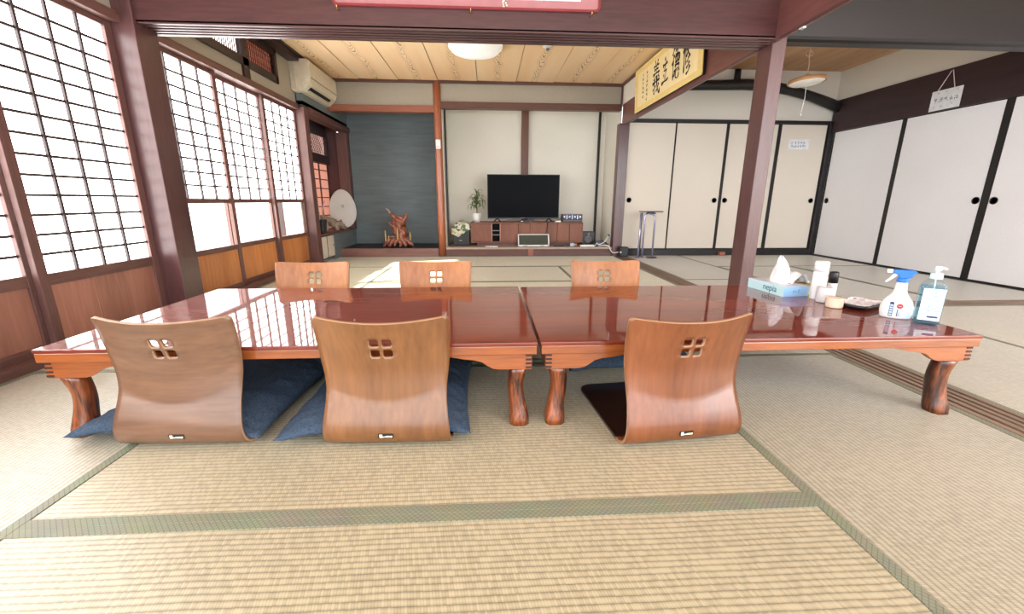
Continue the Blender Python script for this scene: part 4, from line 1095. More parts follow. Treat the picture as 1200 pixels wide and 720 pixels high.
# framed picture above the front beam (only its lower strip is in view)
pf = thing('framed_picture', 'wide picture with dark red frame and pink mat hung over the front beam', 'picture', (-.09, 2.76, 1.83))
X0_, X1_, Z0_, Z1_ = -.868, .672, 1.822, 2.33
def rr2(x0, x1, z0, z1, r):
    return [(( x0+x1)/2 + p[0], (z0+z1)/2 + p[1]) for p in rrect((x1-x0)/2, (z1-z0)/2, r)]
fo = rr2(X0_, X1_, Z0_, Z1_, .03); fi = rr2(X0_+.012, X1_-.012, Z0_+.012, Z1_-.012, .02)
n = len(fo); vs = [(p[0], 2.775, p[1]) for p in fo]+[(p[0], 2.775, p[1]) for p in fi]+[(p[0], 2.797, p[1]) for p in fo]+[(p[0], 2.797, p[1]) for p in fi]
fs = []
for k in range(n):
    j = (k+1) % n
    fs += [(k, j, n+j, n+k), (2*n+k, 3*n+k, 3*n+j, 2*n+j), (k, 2*n+k, 2*n+j, j), (n+k, n+j, 3*n+j, 3*n+k)]
MB().add(vs, fs).build('frame', plain('dark_red_frame', srgb(128, 36, 44), .3, coat=.5), pf, world=True)
MB().box(X0_+.008, X1_-.008, 2.786, 2.796, Z0_+.008, Z1_-.01).build('mat_board', plain('dusty_pink_mat', srgb(172, 116, 120), .6, var=.03), pf, world=True)
MB().box(-.60, .555, 2.783, 2.786, Z0_+.055, Z1_-.06).build('print_paper', plain('print_paper_white', srgb(236, 230, 226), .6), pf, world=True)
bq = MB()
rnd = random.Random(8)
for k in range(9):
    bq.lathe([(.002, -.006), (.009, 0), (.002, .006)], (.112+rnd.uniform(-.012, .012), 2.7815, Z0_+.018+k*.006), 7)
bq.build('floral_motif', plain('pale_flower_print', srgb(220, 216, 206), .6), pf, world=True, smooth=True)
for x in (-.838, -.085, .62):
    hk = thing('picture_hook', {-.838: 'small brass hook under the picture at its window end', -.085: 'small brass hook under the middle of the picture', .62: 'small brass hook under the picture at its calligraphy end'}[x], 'hook', (x, 2.78, 1.8), group='hooks under the framed picture')
    MB().tube([(x, 2.799, 1.804), (x, 2.772, 1.802), (x, 2.762, 1.812), (x, 2.762, 1.826)], .003, 8).build('hook', plain('brass', srgb(214, 160, 110), .3, metal=.9), hk, world=True, smooth=True)

# calligraphy plaque
cg = thing('calligraphy_plaque', 'framed calligraphy of four large brushed characters on pale gold paper', 'plaque', (1.765, 4.455, 1.745))
cg.rotation_euler = (0, R_(-2.5), 0)
LW, LH = .80, .445
MB().box(-.022, .0, -LW, LW, 0, LH).build('backing', M['black'], cg)
MB().box(-.026, -.022, -LW+.004, LW-.004, .004, LH-.004).build('border', M['gold_border'], cg)
MB().box(-.0275, -.0262, -LW+.085, LW-.085, .052, LH-.052).build('paper', M['gold_paper'], cg)
for a, b, p, q in ((-LW, LW, 0, .012), (-LW, LW, LH-.012, LH), (-LW, -LW+.012, 0, LH), (LW-.012, LW, 0, LH)):
    MB().box(-.031, -.022, a, b, p, q).build('frame_bar', M['gold_frame'], cg)
CH = {
 'xiu': [[(.32,.97),(.22,.78),(.10,.62)], [(.22,.76),(.20,.40),(.21,.04)], [(.40,.74),(.39,.5),(.40,.24)], [(.62,.98),(.56,.82),(.46,.70)], [(.56,.82),(.72,.84),(.88,.80)],
         [(.80,.82),(.64,.60),(.44,.46)], [(.56,.70),(.72,.54),(.92,.42)], [(.76,.44),(.66,.36),(.52,.30)], [(.84,.30),(.70,.20),(.52,.14)], [(.92,.18),(.76,.04),(.50,-.03)]],
 'de': [[(.30,.98),(.20,.86),(.10,.78)], [(.32,.78),(.20,.62),(.06,.50)], [(.22,.62),(.20,.34),(.22,.04)], [(.44,.86),(.70,.90),(.96,.87)], [(.70,1.02),(.69,.86),(.67,.72)],
        [(.46,.72),(.48,.60),(.50,.50)], [(.46,.72),(.72,.74),(.92,.71),(.88,.52)], [(.50,.52),(.70,.53),(.90,.54)], [(.60,.70),(.61,.55)], [(.76,.71),(.75,.55)], [(.44,.42),(.66,.45),(.94,.42)],
        [(.40,.32),(.36,.22),(.32,.12)], [(.50,.34),(.52,.12),(.66,.05),(.84,.08),(.88,.20)], [(.66,.34),(.72,.24)], [(.84,.34),(.96,.22)]],
 'li': [[(.46,1.0),(.54,.94),(.56,.84)], [(.18,.72),(.50,.76),(.86,.78)], [(.62,.76),(.44,.62),(.34,.52),(.52,.52),(.70,.56)], [(.70,.56),(.60,.34),(.50,.16)], [(.34,.40),(.40,.28)], [(.04,.06),(.40,.12),(.70,.12),(.98,.18)]],
 'yi': [[(.34,1.02),(.40,.96),(.43,.88)], [(.70,1.02),(.64,.94),(.58,.88)], [(.18,.84),(.50,.86),(.84,.86)], [(.26,.73),(.50,.75),(.76,.75)], [(.10,.60),(.50,.63),(.92,.63)], [(.50,.88),(.51,.74),(.50,.60)],
        [(.44,.54),(.32,.48),(.18,.44)], [(.06,.33),(.50,.37),(.96,.39)], [(.33,.50),(.34,.20),(.32,.00),(.22,.06)], [(.12,.12),(.30,.18),(.50,.25)], [(.58,.55),(.64,.26),(.78,.06),(.94,-.03),(.97,.12)],
        [(.86,.28),(.72,.14),(.54,.04)], [(.76,.54),(.84,.50),(.88,.44)]],
}
def brush(strokes, w, h, yc, z0, x, wd, seed):
    """flat brush strokes on the plaque; reading direction runs toward -Y"""
    rnd = random.Random(seed); mb = MB()
    for si, st in enumerate(strokes):
        P = catmull([(a, b) for a, b in st], 7) if len(st) > 2 else [Vector(st[0]).lerp(Vector(st[1]), k/6) for k in range(7)]
        n = len(P); base = wd*rnd.uniform(.75, 1.25)
        vs = []
        for i, p in enumerate(P):
            t = (P[min(i+1, n-1)]-P[max(i-1, 0)]); t = Vector((t[0]*w, t[1]*h)).normalized()
            u = i/(n-1)
            ww = base*(.55+.75*math.exp(-((u-.08)/.16)**2)+.45*math.exp(-((u-.85)/.15)**2))*(1 if u < .93 else .6)
            px, pz = p[0]*w, p[1]*h
            nx_, nz2 = -t[1]*ww, t[0]*ww
            xx = x - .00012*si
            vs += [(xx, yc+w/2-(px+nx_), z0+pz+nz2), (xx, yc+w/2-(px-nx_), z0+pz-nz2)]
        mb.add(vs, [(2*i, 2*i+1, 2*i+3, 2*i+2) for i in range(n-1)])
    return mb
for key, yc, w, h, z0 in (('xiu', -.505, .165, .28, .085), ('de', -.285, .185, .285, .085), ('li', -.045, .165, .235, .110), ('yi', .175, .205, .30, .080)):
    brush(CH[key], w, h, yc, z0, -.0285, .0112, len(key)+int(yc*10)).build('brushed_character', M['ink'], cg)
rnd = random.Random(21)
for col, yy in enumerate((.43, .545)):
    for k in range(6 if col else 7):
        st = [[(rnd.random(), rnd.random()), (rnd.random(), rnd.random()), (rnd.random(), rnd.random())] for _ in range(4)]
        brush(st, .038, .034, yy, LH-.115-k*.044, -.0285, .0024, k+col*10).build('small_character', M['ink'], cg)

# hanging notice on the right wall rail
hn = thing('hanging_notice', 'white handwritten notice hanging on strings over the side sliding doors', 'notice', (4.655, 4.40, 1.67))
MB().box(4.652, 4.656, 4.252, 4.548, 1.668, 1.860).build('card', M['tissue'], hn, world=True)
for a, b in ((4.50, 4.405), (4.335, 4.395)): MB().tube([(4.655, a, 1.855), (4.66, b, 2.035)], .0035, 6).build('string', plain('string_pink_white', srgb(228, 206, 208), .7), hn, world=True)
MB().lathe([(.006, 4.65), (.006, 4.668)], (0, 4.40, 2.036), 8, 'X').build('nail', M['handle'], hn, world=True)
gr = plain('grey_pencil_print', srgb(112, 116, 130), .7)
def marks_yz(parent, x, y0, z0, w, h, n, seed, th=.005):
    rnd = random.Random(seed); mb = MB()
    for _ in range(n):
        a = rnd.uniform(-w/2, w/2); c = rnd.uniform(-h/2, h/2); L_ = rnd.uniform(.35, .8)
        if rnd.random() < .5: mb.box(x-.0008, x, y0+a-w*L_/2, y0+a+w*L_/2, z0+c-th/2, z0+c+th/2)
        else: mb.box(x-.0008, x, y0+a-th/2, y0+a+th/2, z0+c-h*L_/2, z0+c+h*L_/2)
    return mb.build('handwritten_mark', gr, parent, world=True)
for k, y in enumerate((4.497, 4.447, 4.392, 4.345, 4.298)): marks_yz(hn, 4.6518, y, 1.768, .03, .034, 7, k, .004)
for (y, z) in ((4.48, 1.835), (4.41, 1.835), (4.30, 1.838), (4.50, 1.70), (4.43, 1.705), (4.33, 1.715)): marks_yz(hn, 4.6518, y, z, .018, .014, 3, int(y*100), .003)
# small notice on the back door
dn = thing('paper_notice', 'small white paper notice with two handwritten lines on a back sliding door', 'notice', (4.25, 5.875, 1.44))
MB().box(4.105, 4.397, 5.878, 5.8795, 1.442, 1.573).build('sheet', M['tissue'], dn, world=True)
rnd = random.Random(4)
for row, z in ((0, 1.528), (1, 1.482)):
    for k in range(5 if row == 0 else 7):
        mb = MB(); x = 4.155 + k*(.043 if row == 0 else .031)
        for _ in range(5):
            a, c = rnd.uniform(-.010, .010), rnd.uniform(-.011, .011)
            if rnd.random() < .5: mb.box(x+a-.009, x+a+.009, 5.8772, 5.878, z+c-.0018, z+c+.0018)
            else: mb.box(x+a-.0018, x+a+.0018, 5.8772, 5.878, z+c-.010, z+c+.010)
        mb.build('handwritten_mark', gr, dn, world=True)

# ================================================================== TELEVISION ALCOVE
zf = .122
cb = thing('media_cabinet', 'long low brown media cabinet under the television', 'cabinet', (.56, 6.2, zf))
CX0, CX1, CY0, CY1, CZ0, CZ1 = -.238, 1.362, 6.06, 6.45, .165, .452
MB().box(CX0, CX1, CY0, CY1, CZ1-.018, CZ1).box(CX0, CX1, CY0+.004, CY1, CZ0, CZ0+.018).box(CX0, CX0+.018, CY0, CY1, CZ0, CZ1).box(CX1-.018, CX1, CY0, CY1, CZ0, CZ1).box(CX0+.01, CX1-.01, CY1-.02, CY1-.005, CZ0, CZ1).build('carcass', M['tv_wood'], cb, world=True, bevel=.002)
divs = [-.222, .055, .175, .435, .60, .855, .99, 1.17, 1.346]
for i, (a, b) in enumerate(zip(divs[:-1], divs[1:])):
    if i == 1:
        MB().box(a+.004, b-.004, CY0+.02, CY0+.024, CZ0+.02, CZ1-.02).build('glass_door', M['screen'], cb, world=True)
        MB().box(a-.006, a+.006, CY0, CY0+.03, CZ0+.018, CZ1-.018).box(b-.006, b+.006, CY0, CY0+.03, CZ0+.018, CZ1-.018).build('glass_frame', wood('pale_trim', srgb(170, 120, 100), srgb(196, 146, 122), 'Z', 5), cb, world=True)
        for z in (.27, .33): MB().box(a+.01, b-.01, CY0+.012, CY0+.02, z, z+.012).build('device_front', M['grey_plastic'], cb, world=True)
    else:
        MB().box(a+.0025, b-.0025, CY0+(.002 if i % 2 else .0), CY0+.018, CZ0+.021, CZ1-.021).build('door', M['tv_wood'], cb, world=True, bevel=.002)
MB().box(CX0+.08, CX1-.08, CY0+.04, CY1-.05, zf+.0005, CZ0).build('plinth', M['brown_rail'], cb, world=True)
# television
tv = thing('television', 'large flat black television switched off on the media cabinet', 'television', (.51, 6.2, CZ1))
MB().box(-.003, 1.026, 6.175, 6.205, .500, 1.110).box(.15, .85, 6.205, 6.235, .55, .95).build('body', M['black'], tv, world=True, bevel=.003)
MB().box(.006, 1.017, 6.1735, 6.1755, .516, 1.101).build('screen', M['screen'], tv, world=True)
for x in (.135, .885):
    for s in (-1, 1):
        MB().tube([(x, 6.19, .505), (x+s*.045, 6.19-.0, .459)], .010, 6).tube([(x+s*.045, 6.13, .4595), (x+s*.045, 6.25, .4595)], .007, 6).build('foot', M['black'], tv, world=True)
MB().box(.47, .53, 6.172, 6.1736, .5045, .512).build('maker_mark', M['grey_plastic'], tv, world=True)
# small dark boxes under tv
sbx = thing('set_top_box', 'small black set top box under the television', 'box', (.55, 6.14, CZ1))
MB().box(.455, .66, 6.085, 6.165, CZ1+.0005, CZ1+.030).build('case', M['black'], sbx, world=True, bevel=.003)
MB().box(.475, .50, 6.0835, 6.0855, CZ1+.010, CZ1+.020).box(.60, .606, 6.0835, 6.0855, CZ1+.012, CZ1+.018).build('front_light', M['white_plastic'], sbx, world=True)
# white device with cable
wd_ = thing('white_adapter', 'flat white adapter between the television and the speaker radio', 'adapter', (.99, 6.14, CZ1))
MB().box(.962, 1.05, 6.10, 6.16, CZ1+.0005, CZ1+.022).build('case', M['white_plastic'], wd_, world=True, bevel=.004)
MB().tube([(.962, 6.13, CZ1+.012), (.91, 6.085, CZ1+.014), (.85, 6.052, CZ1), (.835, 6.050, .33), (.80, 6.050, .20)], .004, 6).build('cable', M['black'], wd_, world=True, smooth=True)
# radio / amplifier
am = thing('stereo_radio', 'small black stereo radio with silver knobs at the cabinet end', 'radio', (1.215, 6.15, CZ1))
MB().box(1.065, 1.352, 6.08, 6.22, CZ1+.0005, CZ1+.115).build('case', M['black'], am, world=True, bevel=.004)
rnd = random.Random(2)
for k in range(7):
    x = 1.09 + k*.038
    if k % 2: MB().box(x-.006, x+.006, 6.072, 6.081, CZ1+.045, CZ1+.100).build('slider', M['chrome'], am, world=True)
    else: MB().lathe([(.012, 6.068), (.012, 6.081)], (x, 0, CZ1+.078), 12, 'Y').build('knob', M['chrome'], am, world=True)
MB().box(1.075, 1.342, 6.077, 6.081, CZ1+.105, CZ1+.112).box(1.075, 1.342, 6.077, 6.081, CZ1+.018, CZ1+.024).build('trim_line', M['grey_plastic'], am, world=True)
# plant in white pot
pt = thing('potted_plant', 'small green plant in a white pot left of the television', 'plant', (-.155, 6.16, CZ1))
MB().lathe([(.040, .0005), (.052, .05), (.060, .118), (.062, .125), (.056, .125), (.052, .105)], seg=28).build('pot', M['white_plastic'], pt, smooth=True)
MB().lathe([(.053, .100), (.053, .108), (.002, .112)], seg=18).build('soil', plain('soil', srgb(60, 44, 34), .9), pt)
MB().tube([(0, 0, .10), (.004, 0, .18), (-.006, .004, .26), (.0, 0, .36)], [.008, .007, .006, .004], 8).build('stem', plain('stem_brown', srgb(120, 100, 60), .7), pt, smooth=True)
lf = MB(); n = 8
for i in range(n+1):
    u = i/n; wdt = .0105*math.sin(PI*min(1, u*.92+.08))**.8
    x = .17*u - .03*u**3; z = .085*math.sin(u*2.3) - .075*u**2.2
    lf.v += [(x, -wdt, z+.003), (x, 0, z), (x, wdt, z+.003)]
for i in range(n):
    b_ = i*3; lf.f += [(b_, b_+1, b_+4, b_+3), (b_+1, b_+2, b_+5, b_+4)]; lf.fm += [0, 0]
leaf_me = lf.mesh('leaf', M['leaf'], True)
rnd = random.Random(11)
M['leaf2'] = M['leaf']
for k in range(40):
    o = bpy.data.objects.new('leaf', leaf_me); COL.objects.link(o); o.parent = pt
    zz = .17 + .20*rnd.random()**.8
    sc = rnd.uniform(.75, 1.15)*(1.05 if zz < .3 else .85)
    o.location = (0, 0, zz); o.scale = (sc, sc, sc); o.rotation_euler = (rnd.uniform(-.3, .3), rnd.uniform(-.9, .15) if zz > .3 else rnd.uniform(-.5, .4), rnd.uniform(0, 2*PI))
# black box with cloth
bx_ = thing('black_storage_box', 'black box on the alcove floor under a floral cloth', 'box', (-.385, 6.22, zf))
MB().box(-.50, -.262, 6.08, 6.35, zf+.0005, zf+.235).build('case', M['black'], bx_, world=True, bevel=.010)
MB().box(-.41, -.37, 6.0785, 6.0805, zf+.07, zf+.082).build('latch', M['grey_plastic'], bx_, world=True)
def clothf(u, v):
    x = -.515 + .275*u; y = 6.055 + .32*v
    e = max(abs(u-.5), abs(v-.5))*2
    z = zf+.258 + .10*(1-e**2.2)*(.75+.5*u*(1-u)*4*.3) + .020*noise.noise((x*22, y*22, 1))
    if v < .16: z -= (.16-v)*(.50+.30*math.sin(u*5)); y = max(y, 6.062)
    return (x, y, z)
fl, nt, bb_ = new_mat('floral_cloth')
vo = nt.nodes.new('ShaderNodeTexVoronoi'); vo.inputs['Scale'].default_value = 26
tc = nt.nodes.new('ShaderNodeTexCoord'); nt.links.new(tc.outputs['Object'], vo.inputs['Vector'])
rp = nt.nodes.new('ShaderNodeValToRGB'); rp.color_ramp.interpolation = 'CONSTANT'
cols = [(0, srgb(206, 206, 188)), (.30, srgb(92, 116, 92)), (.52, srgb(196, 196, 176)), (.72, srgb(190, 164, 108)), (.85, srgb(210, 210, 196))]
for i, (p, c) in enumerate(cols):
    e = rp.color_ramp.elements[i] if i < 2 else rp.color_ramp.elements.new(p)
    e.position = p; e.color = c
sp2 = nt.nodes.new('ShaderNodeSeparateXYZ'); nt.links.new(vo.outputs['Color'], sp2.inputs[0]); nt.links.new(sp2.outputs[0], rp.inputs['Fac']); nt.links.new(rp.outputs['Color'], bb_.inputs['Base Color'])
bb_.inputs['Roughness'].default_value = .9
clo = MB().grid(clothf, 30, 26).build('floral_cloth', fl, smooth=True)
so = clo.modifiers.new('thickness', 'SOLIDIFY'); so.thickness = .004
tag(clo, 'crumpled floral green and cream cloth lying on the black storage box', 'cloth')
# framed screen leaning on the cabinet
ls = thing('white_framed_panel', 'white framed dark panel leaning against the media cabinet', 'panel', (.643, 5.935, zf+.003))
ls.rotation_euler = (R_(-24), 0, 0)
for a, b, p, q in ((-.222, .222, 0, .022), (-.215, .215, .168, .180), (-.222, -.206, 0, .180), (.206, .222, 0, .180)):
    MB().box(a, b, -.008, .008, p, q).build('frame_bar', M['white_plastic'], ls, bevel=.002)
MB().box(-.207, .207, -.003, .006, .021, .169).build('panel', plain('dark_green_grey_panel', srgb(66, 72, 66), .3), ls)
MB().box(-.15, -.09, -.0095, -.008, .004, .012).box(.09, .15, -.0095, -.008, .004, .012).build('button', M['grey_plastic'], ls)
# black speaker at right
bs = thing('black_speaker', 'black speaker box on the alcove floor right of the media cabinet', 'speaker', (1.49, 6.3, zf))
MB().box(1.392, 1.580, 6.22, 6.40, zf+.0005, zf+.185).build('case', M['black'], bs, world=True, bevel=.005)
MB().lathe([(.055, 6.2195), (.050, 6.212), (.03, 6.222), (.002, 6.222)], (1.486, 0, zf+.075), 22, 'Y').build('cone', M['grey_plastic'], bs, world=True, smooth=True)
MB().lathe([(.022, 6.2195), (.018, 6.214), (.002, 6.216)], (1.486, 0, zf+.152), 16, 'Y').build('tweeter', M['grey_plastic'], bs, world=True, smooth=True)
# adapter cluster near the corner post
ad = thing('power_adapter', 'dark blue grey power adapter block by the corner post', 'adapter', (1.60, 6.0, zf))
MB().box(1.535, 1.655, 5.97, 6.03, zf+.0005, zf+.075).build('case', plain('slate_plastic', srgb(52, 58, 70), .4), ad, world=True, bevel=.005)
MB().tube([(1.655, 6.0, zf+.06), (1.69, 5.98, zf+.05), (1.70, 5.95, zf+.02), (1.66, 5.93, zf+.008)], .006, 8).build('cable', M['black'], ad, world=True, smooth=True)
wl_ = thing('wall_outlet', 'white outlet plate low on the alcove side by the corner post', 'outlet', (1.755, 6.05, .25))
MB().box(1.752, 1.7615, 6.0, 6.12, .20, .29).build('plate', M['white_plastic'], wl_, world=True, bevel=.002)
MB().box(1.735, 1.753, 6.03, 6.09, .255, .285).build('plug', M['black'], wl_, world=True, bevel=.003)
def cable(name, label, pts, r, mat, cat='cable', group=None):
    P = catmull(pts, 8)
    o = MB().tube(P, r, 8).build(name, mat, smooth=True)
    return tag(o, label, cat, group)
cable('white_cable', 'white cable looping over the dark sill to the black cube', [(1.56, 5.93, zf+.008), (1.63, 5.90, zf+.02), (1.70, 5.865, zf+.012), (1.715, 5.835, .085), (1.745, 5.80, .050), (1.79, 5.775, .055), (1.822, 5.765, .066)], .0065, M['white_plastic'])
ps = thing('power_strip', 'white power strip on the alcove floor near the corner post', 'power strip', (1.32, 5.92, zf))
MB().box(1.30, 1.50, 5.893, 5.925, zf+.0005, zf+.028).build('case', M['white_plastic'], ps, world=True, bevel=.004)
for x in (1.335, 1.385, 1.435): MB().box(x, x+.012, 5.902, 5.914, zf+.028, zf+.0295).build('socket', M['black'], ps, world=True)
MB().tube(catmull([(1.50, 5.91, zf+.010), (1.53, 5.95, zf+.02), (1.545, 5.94, zf+.045), (1.58, 5.945, zf+.03), (1.64, 5.94, zf+.055), (1.68, 5.95, zf+.10), (1.70, 5.97, zf+.13), (1.735, 6.04, zf+.14)], 8), .006, 8).build('cord', M['white_plastic'], ps, world=True, smooth=True)
bt = thing('small_bottle', 'tiny bottle with an orange cap lying by the power strip', 'bottle', (1.215, 5.92, zf))
MB().lathe([(.002, 1.16), (.026, 1.165), (.026, 1.205), (.014, 1.215), (.014, 1.225)], (0, 5.925, zf+.027), 14, 'X').build('body', M['pale_print'], bt, world=True, smooth=True)
MB().lathe([(.016, 1.2255), (.016, 1.25), (.012, 1.252)], (0, 5.925, zf+.027), 12, 'X').build('cap', plain('orange_cap', srgb(206, 130, 60), .4), bt, world=True, smooth=True)
rm = thing('remote_control', 'dark remote control beside the white framed panel', 'remote control', (1.0, 5.92, zf))
MB().box(.93, 1.08, 5.90, 5.935, zf+.0005, zf+.018).build('body', M['black'], rm, world=True, bevel=.004)
MB().box(.95, .965, 5.91, 5.925, zf+.018, zf+.0195).box(.98, .995, 5.91, 5.925, zf+.018, zf+.0195).build('button', M['grey_plastic'], rm, world=True)
wr = thing('white_remote', 'slim white remote on the alcove floor under the cabinet', 'remote control', (.05, 5.92, zf), R_(-8))
MB().box(-.09, .09, -.012, .012, .0005, .014).build('body', M['white_plastic'], wr, bevel=.004)
MB().box(.04, .075, -.008, .008, .014, .0150).build('button', M['grey_plastic'], wr)
# black cube on the mat by the corner post
rt_ = thing('black_router', 'black cube shaped router on the mat against the corner post', 'router', (1.872, 5.75, 0), R_(-4))
MB().box(-.058, .062, -.045, .055, .004, .135).build('case', plain('soft_black', srgb(26, 30, 34), .5), rt_, bevel=.010)
MB().lathe([(.012, -.0455), (.012, -.056), (.008, -.058)], (-.045, 0, .066), 12, 'Y').build('plug', M['white_plastic'], rt_, smooth=True)

# ================================================================== METAL STAND
ms = thing('metal_stand', 'chrome tube stand with a dark top plate before the back sliding doors', 'stand', (2.16, 5.60, 0), R_(0))
MB().lathe([(.07, .003), (.074, .012), (.06, .020), (.03, .024)], (.055, 0, 0), 28).build('base_disc', plain('dark_plum_base', srgb(58, 34, 44), .3, coat=.4), ms, smooth=True)
MB().box(-.155, -.055, -.05, .05, .003, .014).build('base_plate', plain('lilac_metal', srgb(150, 132, 158), .35, metal=.6), ms, bevel=.003)
def utube(x0, x1, h, r, y):
    P = [(x0, y, .012), (x0, y, h-.04)] + [((x0+x1)/2 - (x1-x0)/2*math.cos(a), y, h-.04+.04*math.sin(a)) for a in [k*PI/10 for k in range(1, 10)]] + [(x1, y, h-.04), (x1, y, .012)]
    return MB().tube(P, r, 10)
utube(-.075, .065, .585, .012, 0).build('tube_loop', M['chrome'], ms, smooth=True)
MB().tube([(-.125, .01, .012), (-.125, .01, .60)], .013, 10).build('tube', M['chrome'], ms, smooth=True)
MB().tube([(-.105, .03, .012), (-.105, .03, .60)], .010, 10).build('tube', plain('dark_tube', srgb(62, 62, 72), .3, metal=.7), ms, smooth=True)
MB().box(-.145, .155, -.04, .045, .608, .622).build('top_plate', M['black'], ms, bevel=.003)
MB().prism([(-.06, .585), (.07, .585), (.05, .607), (-.04, .607)], 'Y', -.025, .025).build('clamp', M['black'], ms, bevel=.003)

# ================================================================== TOKONOMA THINGS
def gnarl(mb, pts, rad, seg=9, amp=.35, seed=0):
    P = catmull(pts, 6); n = len(P)
    R2 = []
    for i in range(n):
        u = i/(n-1)*(len(rad)-1); k = min(int(u), len(rad)-2); R2.append(rad[k]+(rad[k+1]-rad[k])*(u-k))
    b0 = len(mb.v); mb.tube(P, R2, seg)
    for i in range(b0, len(mb.v)):
        v = Vector(mb.v[i]); k = min((i-b0)//seg, n-1)
        d = v-P[k]
        q = 1+amp*noise.noise((v.x*34+seed, v.y*34, v.z*26))*1.6
        mb.v[i] = tuple(P[k]+d*q)
    return mb
za = .110
rs = thing('root_sculpture', 'polished reddish root wood ornament with pale upright prongs on its base', 'ornament', (-1.27, 6.15, za))
base = MB()
for k, (x, y) in enumerate(((-.19, -.02), (-.12, -.06), (-.05, -.07), (.03, -.075), (.10, -.06), (.18, -.03), (.12, .05), (-.12, .05))):
    gnarl(base, [(x*.25, y*.2, .10), (x*.6, y*.7, .085), (x*.95, y, .04), (x*1.12, y*1.15, .008)], [.040, .034, .026, .016], 8, .5, k*3.1)
gnarl(base, [(-.15, 0, .085), (-.05, -.02, .105), (.06, -.02, .10), (.16, 0, .085)], [.022, .034, .034, .020], 9, .5, 4)
base.build('root_base', M['root'], rs, smooth=True)
body = MB()
gnarl(body, [(.02, 0, .10), (.035, 0, .20), (.01, -.01, .28), (.03, -.01, .36), (.05, 0, .42)], [.062, .070, .066, .074, .040], 11, .5, 7)
gnarl(body, [(.0, 0, .12), (-.045, 0, .21), (-.055, -.01, .30), (-.02, 0, .38)], [.030, .040, .032, .045], 9, .55, 12)
gnarl(body, [(.05, 0, .36), (.10, 0, .41), (.125, 0, .475)], [.045, .030, .010], 8, .4, 15)
gnarl(body, [(-.02, 0, .38), (-.07, 0, .43), (-.105, 0, .465)], [.042, .026, .016], 8, .4, 18)
gnarl(body, [(-.05, -.01, .27), (-.095, -.02, .31), (-.125, -.02, .345)], [.026, .016, .006], 8, .4, 19)
body.build('root_body', M['root'], rs, smooth=True)
gnarl(MB(), [(-.10, 0, .455), (-.125, 0, .505), (-.165, 0, .535)], [.016, .011, .003], 8, .2, 22).build('root_tip', M['driftwood'], rs, smooth=True)
for (x, y, z0, z1, r) in ((-.005, -.075, .10, .27, .014), (-.185, -.03, .03, .225, .013), (.165, -.035, .09, .205, .012), (-.145, -.02, .07, .16, .010)):
    MB().tube([(x, y, z0), (x+.003, y, (z0+z1)/2), (x+.001, y, z1)], [r, r*.95, r*.45], 10).build('prong', M['bone'], rs, smooth=True)
MB().lathe([(.055, .135), (.060, .145), (.03, .150)], (-.07, -.03, 0), 14).build('small_dish', plain('silver_dish', srgb(176, 172, 170), .3, metal=.6), rs, smooth=True)

dz = .353
od = thing('oval_disc', 'large pale oval disc leaning in the alcove corner', 'disc', (-2.07, 6.31, dz+.004), R_(-24))
n = 40
rim = lambda f, y: [(.182*f*math.cos(2*PI*k/n)*(1-.10*math.sin(2*PI*k/n)), y, .275+.272*f*math.sin(2*PI*k/n)) for k in range(n)]
vs = rim(.97, -.012)+rim(1, -.005)+rim(1, .005)+rim(.97, .012)
fs = [(j*n+k, j*n+(k+1) % n, (j+1)*n+(k+1) % n, (j+1)*n+k) for j in range(3) for k in range(n)]+[tuple(range(n-1, -1, -1)), tuple(3*n+k for k in range(n))]
dd = MB().add(vs, fs).build('disc', plain('pale_grey_disc', srgb(206, 204, 202), .6, var=.03, scale=5), od)
MB().lathe([(.022, -.014), (.018, -.017), (.002, -.017)], (0, 0, .31), 18, 'Y').build('centre_mark', plain('centre_mark_grey', srgb(170, 168, 164), .6), od)
od.rotation_euler = (R_(-5), 0, R_(24))
dw = thing('driftwood_ornament', 'twisted pale driftwood lying in front of the oval disc', 'driftwood', (-2.08, 5.93, dz))
m1 = MB()
gnarl(m1, [(-.08, -.30, .20), (-.04, -.16, .15), (-.01, .0, .09), (.02, .16, .055), (.04, .30, .030)], [.020, .048, .052, .048, .018], 10, .6, 3)
gnarl(m1, [(-.05, -.18, .13), (-.03, -.20, .06), (-.02, -.22, .008)], [.030, .022, .012], 8, .5, 5)
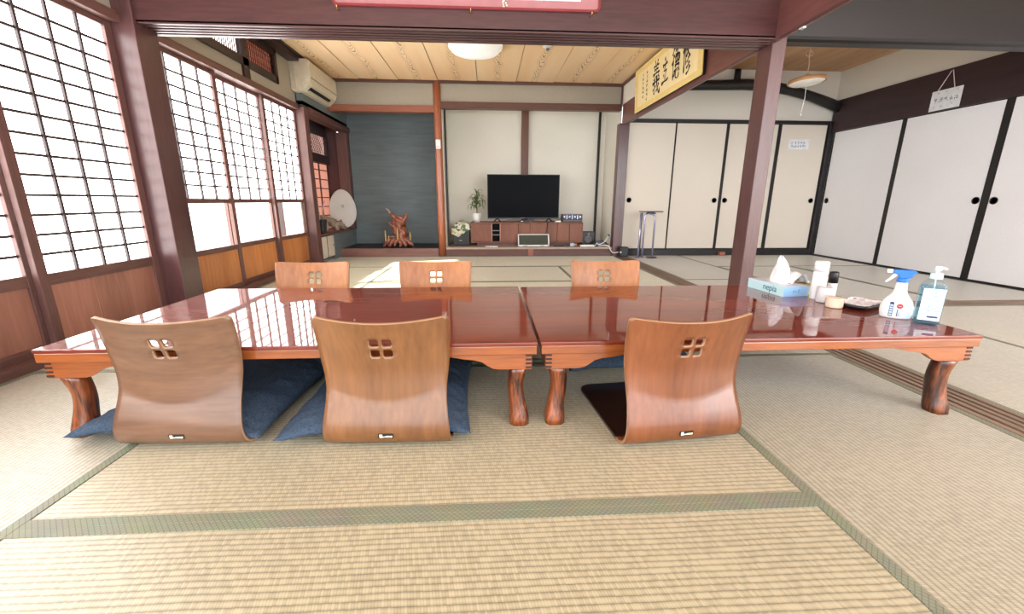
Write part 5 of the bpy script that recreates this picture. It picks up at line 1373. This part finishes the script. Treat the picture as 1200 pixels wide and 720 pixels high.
gnarl(m1, [(.0, .0, .08), (.035, -.01, .03), (.045, .03, .010)], [.036, .024, .014], 8, .5, 8)
gnarl(m1, [(.02, .12, .06), (.05, .12, .10), (.035, .17, .135)], [.028, .018, .007], 8, .5, 11)
gnarl(m1, [(.02, .16, .05), (.05, .20, .02), (.055, .28, .012)], [.030, .020, .010], 8, .5, 12)
m1.build('driftwood', M['driftwood'], dw, smooth=True)
MB().tube([(-.04, -.26, .16), (-.035, -.28, .24), (-.02, -.27, .34), (.0, -.25, .40)], [.012, .010, .008, .005], 8).build('pale_branch', plain('pinkish_branch', srgb(206, 170, 164), .6), dw, smooth=True)
po = thing('dark_vase', 'dark square vase holding a long bamboo pole on the alcove shelf', 'vase', (-2.11, 5.50, dz))
loft([(rrect(.060, .060, .012), .0005), (rrect(.072, .072, .014), .16), (rrect(.064, .064, .012), .16), (rrect(.055, .055, .01), .05)]).build('vase', plain('charcoal_glaze', srgb(48, 48, 54), .45), po)
MB().tube([(.0, .02, .02), (-.01, .02, .5), (-.022, .03, 1.0)], [.011, .011, .010], 10).build('bamboo_pole', plain('pale_pole', srgb(206, 176, 160), .5), po, smooth=True)
for k in range(4):
    MB().lathe([(.0125, -.003), (.0135, 0), (.0125, .003)], (-.002-.005*k, .022+.001*k, .24+.2*k), 10).build('pole_joint', plain('pole_joint_brown', srgb(150, 112, 92), .5), po, smooth=True)
tw = MB()
for k in range(7): gnarl(tw, [(.02, .04, .12), (.03+.01*k, .06+.012*k, .17), (.05+.006*k, .05+.026*k, .19+.010*(k % 3))], [.006, .004, .002], 5, .3, k)
tw.build('dry_twigs', M['driftwood'], po, smooth=True)

# small white clip on the beam
ck = thing('cable_clip', 'tiny white clip under the beam next to the front post', 'clip', (1.80, 2.62, 1.71))
MB().box(1.795, 1.815, 2.60, 2.635, 1.708, 1.7145).build('clip', M['white_plastic'], ck, world=True, bevel=.001)
MB().lathe([(.004, 1.700), (.004, 1.7082)], (1.805, 2.618, 0), 8).build('pin', M['grey_plastic'], ck, world=True)
